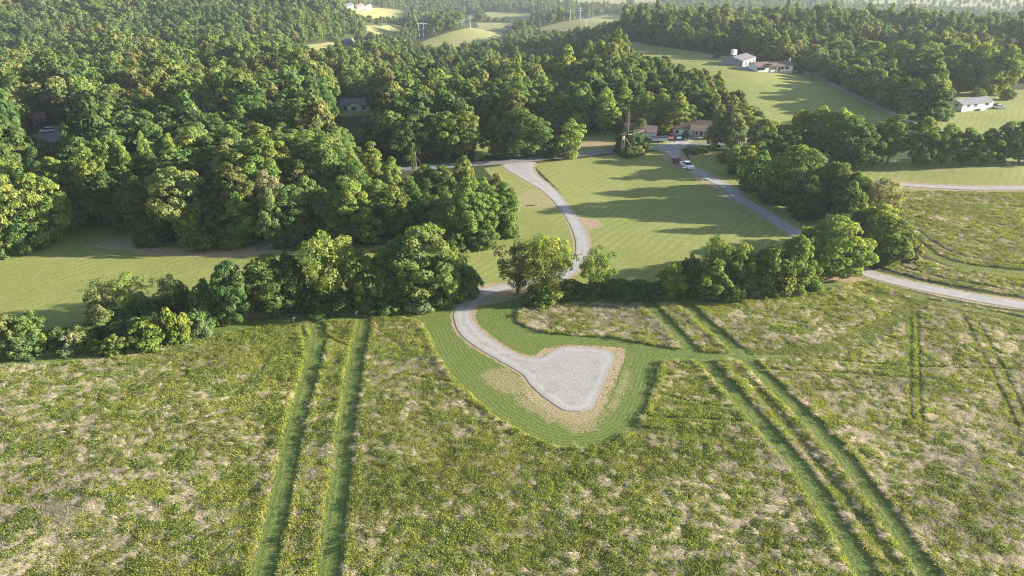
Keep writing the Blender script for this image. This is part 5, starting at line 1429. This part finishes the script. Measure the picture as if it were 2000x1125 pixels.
# covered trailer and small cart in the yard
b = g1(1288, 277.5); ct = empty('cargo_trailer', (b[0], b[1], b[2] + .1), rad(4)); tag(ct, 'low white box trailer with dark cover right of the long white shed', 'trailer')
MB().box(-2.6, 2.6, -1, 1, .5, 1.5).build('body', WHITE, ct, bevel=.05); MB().prism([(-1.05, 1.5), (1.05, 1.5), (1.05, 1.75), (0, 2.1), (-1.05, 1.75)], 'x', -2.65, 2.65).build('cover', DARK, ct)
for sx in (-.5, .5):
    for s in (-1, 1): MB().tube([(sx, s * .95, .3), (sx, s * 1.12, .3)], [.33, .33], 12).build('wheel', BLACK, ct)
MB().tube([(2.6, 0, .5), (3.6, 0, .45)], [.06, .05], 6).build('drawbar', DARK, ct)
b = g1(1300, 273); tc_ = empty('compact_tractor', (b[0], b[1], b[2] + .1), rad(250)); tag(tc_, 'small tan tractor with front loader in the yard left of the red car', 'tractor')
TANP = paint('tan_machine_paint', (.5, .42, .25), .5)
MB().prism([(-.2, .6), (1.4, .6), (1.4, 1.15), (-.2, 1.25)], 'y', -.35, .35).build('hood', TANP, tc_, bevel=.05)
MB().prism([(-1.0, .6), (-.2, .6), (-.2, .9), (-.6, 1.0), (-.8, 1.5), (-1.0, 1.5)], 'y', -.3, .3).build('seat', BLACK, tc_)
for s in (-1, 1):
    MB().tube([(-.7, s * .5, .55), (-.7, s * .85, .55)], [.62, .62], 16).build('rear_wheel', BLACK, tc_); MB().tube([(1.1, s * .45, .33), (1.1, s * .7, .33)], [.36, .36], 12).build('front_wheel', BLACK, tc_)
    MB().tube([(-.2, s * .45, 1.2), (1.0, s * .5, 1.25), (2.0, s * .5, .45)], [.06, .07, .06], 6).build('loader_arm', TANP, tc_)
MB().prism([(1.95, .15), (2.6, .1), (2.5, .25), (2.05, .3), (2.0, .75), (1.9, .75)], 'y', -.75, .75).build('bucket', STEEL, tc_)

# ================================================================== poles
def height_at(x, yb, yt):
    b = g1(x, yb); D = math.hypot(b[0], b[1]); d = ray(x, yt)
    return b, CAM_H + d[2] / math.hypot(d[0], d[1]) * D - b[2]
def utility_pole(label, x, yb, yt, arm=True, can=False, guy=None, rz=0.0, vine=False):
    b, h = height_at(x, yb, yt)
    o = empty('utility_pole', tuple(b), rz); tag(o, label, 'utility pole')
    MB().tube([(0, 0, -.5), (0, 0, h * .5), (0.03, 0, h)], [.16, .14, .1], 8).build('shaft', WOOD, o, smooth=True)
    if arm:
        am = MB().box(-1.3, 1.3, -.16, -.04, h - .7, h - .55).build('crossarm', WOOD, o)
        for s in (-1.15, -.5, .5, 1.15): MB().tube([(s, -.1, h - .55), (s, -.1, h - .35)], [.05, .04], 6).build('insulator', CONC, am)
    if can: MB().tube([(-.34, -.1, h - 2.3), (-.34, -.1, h - 1.2)], [.26, .26], 12).build('transformer', STEEL, o)
    if guy: MB().tube([(0, 0, h * .82), (guy[0], guy[1], -.05)], [.02, .02], 4).build('guy_wire', STEEL, o)
    if vine:
        C = np.array([[math.cos(k * 2.1) * .32, math.sin(k * 2.1) * .32, h * (.08 + .84 * k / 26)] for k in range(27)])
        idx = np.repeat(np.arange(27), 22)
        d = unit(RNG.normal(size=(len(idx), 3))); P = C[idx] + d * .42
        V, F = leaf_quads(P, d, RNG.uniform(.14, .26, len(idx)))
        me = mesh_np('vine', V, F, [M['leaf']])
        for nm in ('rnd', 'clump'):
            a = me.attributes.new(nm, 'FLOAT', 'POINT'); a.data.foreach_set('value', np.repeat(RNG.uniform(0, 1, len(idx)), 4).astype(np.float32))
        vo = bpy.data.objects.new('vine', me); link(vo, o); vo['tint'] = [.1, .16, .04]
    return b, h
b1, h1 = utility_pole('right pole of the pair by the road with crossarm and transformer', 1217, 304, 258, True, True, (4.5, -1.5), .2)
utility_pole('plain left pole of the pair by the road junction', 1213, 303, 266, False)
b2, h2 = utility_pole('thin pale pole in front of the long white shed', 1258, 289, 251, False)
utility_pole('plain pale pole right of the vine-covered pole by the road', 813, 331, 296, False, guy=(2.6, -1.0))
utility_pole('vine-covered pole at the roadside west of the driveway mouth', 807.5, 334, 288, False, vine=True)
utility_pole('leaning pale pole beside the hill driveway', 1664, 184, 150, True, rz=.6)
utility_pole('short pale pole on the hay patch above the road', 1172, 262, 250, False)
p0 = Vector(b1) + Vector((0, 0, h1 - .6)); p1 = Vector(b2) + Vector((0, 0, h2 - .2)); mid = (p0 + p1) / 2 - Vector((0, 0, .7))
wl = MB().tube([p0, p0.lerp(mid, .5) - Vector((0, 0, .15)), mid, p1.lerp(mid, .5) - Vector((0, 0, .15)), p1], [.03] * 5, 4).build('power_line', STEEL)
tag(wl, 'sagging service wire between the transformer pole and the shed pole', 'wire')
def tower(label, x, yb, yt, legs=1, arms=2):
    b, h = height_at(x, yb, yt)
    o = empty('transmission_tower', tuple(b), .3); tag(o, label, 'power pylon', 'power pylons in the valley')
    for k in range(legs):
        xo = 0 if legs == 1 else (-2.6 + 5.2 * k)
        MB().tube([(xo, 0, -.5), (xo, 0, h)], [.6 if legs == 1 else .4, .35 if legs == 1 else .28], 8).build('mast', CONC, o)
    for k in range(arms): MB().box(-3.4 if legs == 1 else -5, 3.4 if legs == 1 else 5, -.2, .2, h * (.95 - .12 * k) - .2, h * (.95 - .12 * k) + .2).build('crossarm', CONC, o)
    return Vector(b), h
ta, ha = tower('tall white mast on top of the nearer grassy knoll', 918, 56, 30)
tb, hb_ = tower('twin-legged power pylon left of the nearer grassy knoll', 823, 70, 44, 2, 1)
tower('tallest white mast on the farther grassy knoll', 1132, 53, 14)
tower('short white mast right of the tallest mast on the farther knoll', 1145, 52, 38)
tower('grey mast on the ridge left of the tallest mast', 1113, 40, 20)
for s in (-3, 3):
    p0 = ta + Vector((s, 0, ha * .83)); p1 = tb + Vector((s, 0, hb_ * .95)); mm = (p0 + p1) / 2 - Vector((0, 0, 5))
    w = MB().tube([p0, p0.lerp(mm, .5) - Vector((0, 0, 1.2)), mm, p1.lerp(mm, .5) - Vector((0, 0, 1.2)), p1], [.14] * 5, 4).build('power_line', STEEL)
    tag(w, ('nearer' if s < 0 else 'farther') + ' long cable between the knoll mast and the twin-legged pylon', 'wire')

# ================================================================== small things
b, h = height_at(1431, 122, 97); o = empty('water_tank', tuple(b), .5); tag(o, 'white boxy tank on a dark stand behind the metal garage', 'tank')
MB().box(-1.25, 1.25, -1.0, 1.0, h * .6, h).build('tank', TRIM, o, bevel=.15)
for sx in (-1.05, 1.05):
    for sy in (-.8, .8): MB().box(sx - .15, sx + .15, sy - .15, sy + .15, -.3, h * .6).build('leg', DARK, o)
for q in (.15, .33): MB().box(-1.2, 1.2, -.95, .95, h * q, h * q + .15).build('platform', DARK, o)
b, h = height_at(1538, 137, 112); o = empty('antenna_mast', tuple(b)); tag(o, 'white tapering antenna mast behind the mobile home', 'mast')
MB().tube([(0, 0, -.3), (0, 0, h * .55), (.5, 0, h)], [.55, .4, .15], 8).build('shaft', TRIM, o)
MB().box(-.5, 1.0, -.1, .1, h * .72, h * .82).build('aerial', STEEL, o)
def heap(label, x, y, r, h, mat):
    b = g1(x, y); V = []; F = []; n = 22; rs = np.random.default_rng(int(x))
    for i in range(7):
        t = i / 6
        for k in range(n):
            a = 6.283 * k / n; rr = r * (1 - t ** 1.15) * (1 + .22 * math.sin(2 * a + 1) + .1 * math.sin(5 * a)) + .02
            V.append((math.cos(a) * rr * 1.3, math.sin(a) * rr, h * t * (1 + rs.uniform(-.06, .06)) - .25))
    F = [(i * n + k, i * n + (k + 1) % n, (i + 1) * n + (k + 1) % n, (i + 1) * n + k) for i in range(6) for k in range(n)]
    m = MB().add(V, F + [tuple(range(6 * n, 7 * n))]).build('gravel_heap', mat, smooth=True); m.location = tuple(b); tag(m, label, 'gravel heap')
heap('blue-grey gravel heap beside the hill driveway right of the mobile home', 1588, 147, 3.3, 2.2, M['gravel'])
heap('pale gravel heap in front of the metal garage doors', 1461, 133, 2.2, 1.3, M['gravel'])
for x, y, lab in ((619, 625, 'white survey stake just right of the curved mown strip'), (574, 628, 'white survey stake in the grass below the dirt gap'), (696, 616, 'white survey stake at the head of the straight mown strip')):
    b = g1(x, y); o = empty('survey_stake', tuple(b), .3); tag(o, lab, 'stake')
    MB().box(-.06, .06, -.04, .04, -.1, .85).build('post', TRIM, o); MB().box(.06, .34, -.02, .02, .62, .82).build('ribbon', TRIM, o)
b = g1(1040, 402); o = MB().tube([(-1.6, 0, .12), (-.4, .15, .16), (1.0, .05, .2), (1.8, .3, .32)], [.12, .14, .1, .04], 7).build('fallen_log', M['dead_wood'], smooth=True); o.location = tuple(b); tag(o, 'small dark fallen log on the tan patch beside the gravel driveway', 'log')
def dead_tree(label, x, yb, yt, sd):
    b, h = height_at(x, yb, yt); rs = np.random.default_rng(sd)
    C = np.column_stack([rs.normal(0, h * .13, 22), rs.normal(0, h * .13, 22), h * rs.uniform(.5, 1.02, 22)])
    o = empty('dead_tree', tuple(b)); tag(o, label, 'tree')
    tm = trunk('dead_trunk', C, h * 1.15, h * .006 + .03, sd, 22, .2, .35); tm.materials.clear(); tm.materials.append(M['dead_wood'])
    link(bpy.data.objects.new('trunk', tm), o)
dead_tree('bare grey dead tree rising above the bushy tree at the utility poles', 1226, 276, 206, 3)
dead_tree('bare dead tree standing beside the brown-roofed house tree', 1402, 270, 196, 4)
dead_tree('pale bare tree among the green crowns of the left wood', 356, 250, 152, 5)
# ================================================================== air
hb = MB().box(-3100, 3100, -320, 4100, -62, 64)
haze = hb.build('haze')
tag(haze, 'faint blue summer haze in the air', None, None, 'stuff')
t = NT('haze_air')
pv = t.n('ShaderNodeVolumePrincipled')
pv.inputs['Color'].default_value = (0.8, 0.88, 1.0, 1)
pv.inputs['Density'].default_value = 0.00010
pv.inputs['Anisotropy'].default_value = 0.2
t.l(pv.outputs[0], t.out.inputs['Volume'])
haze.data.materials.append(t.m)
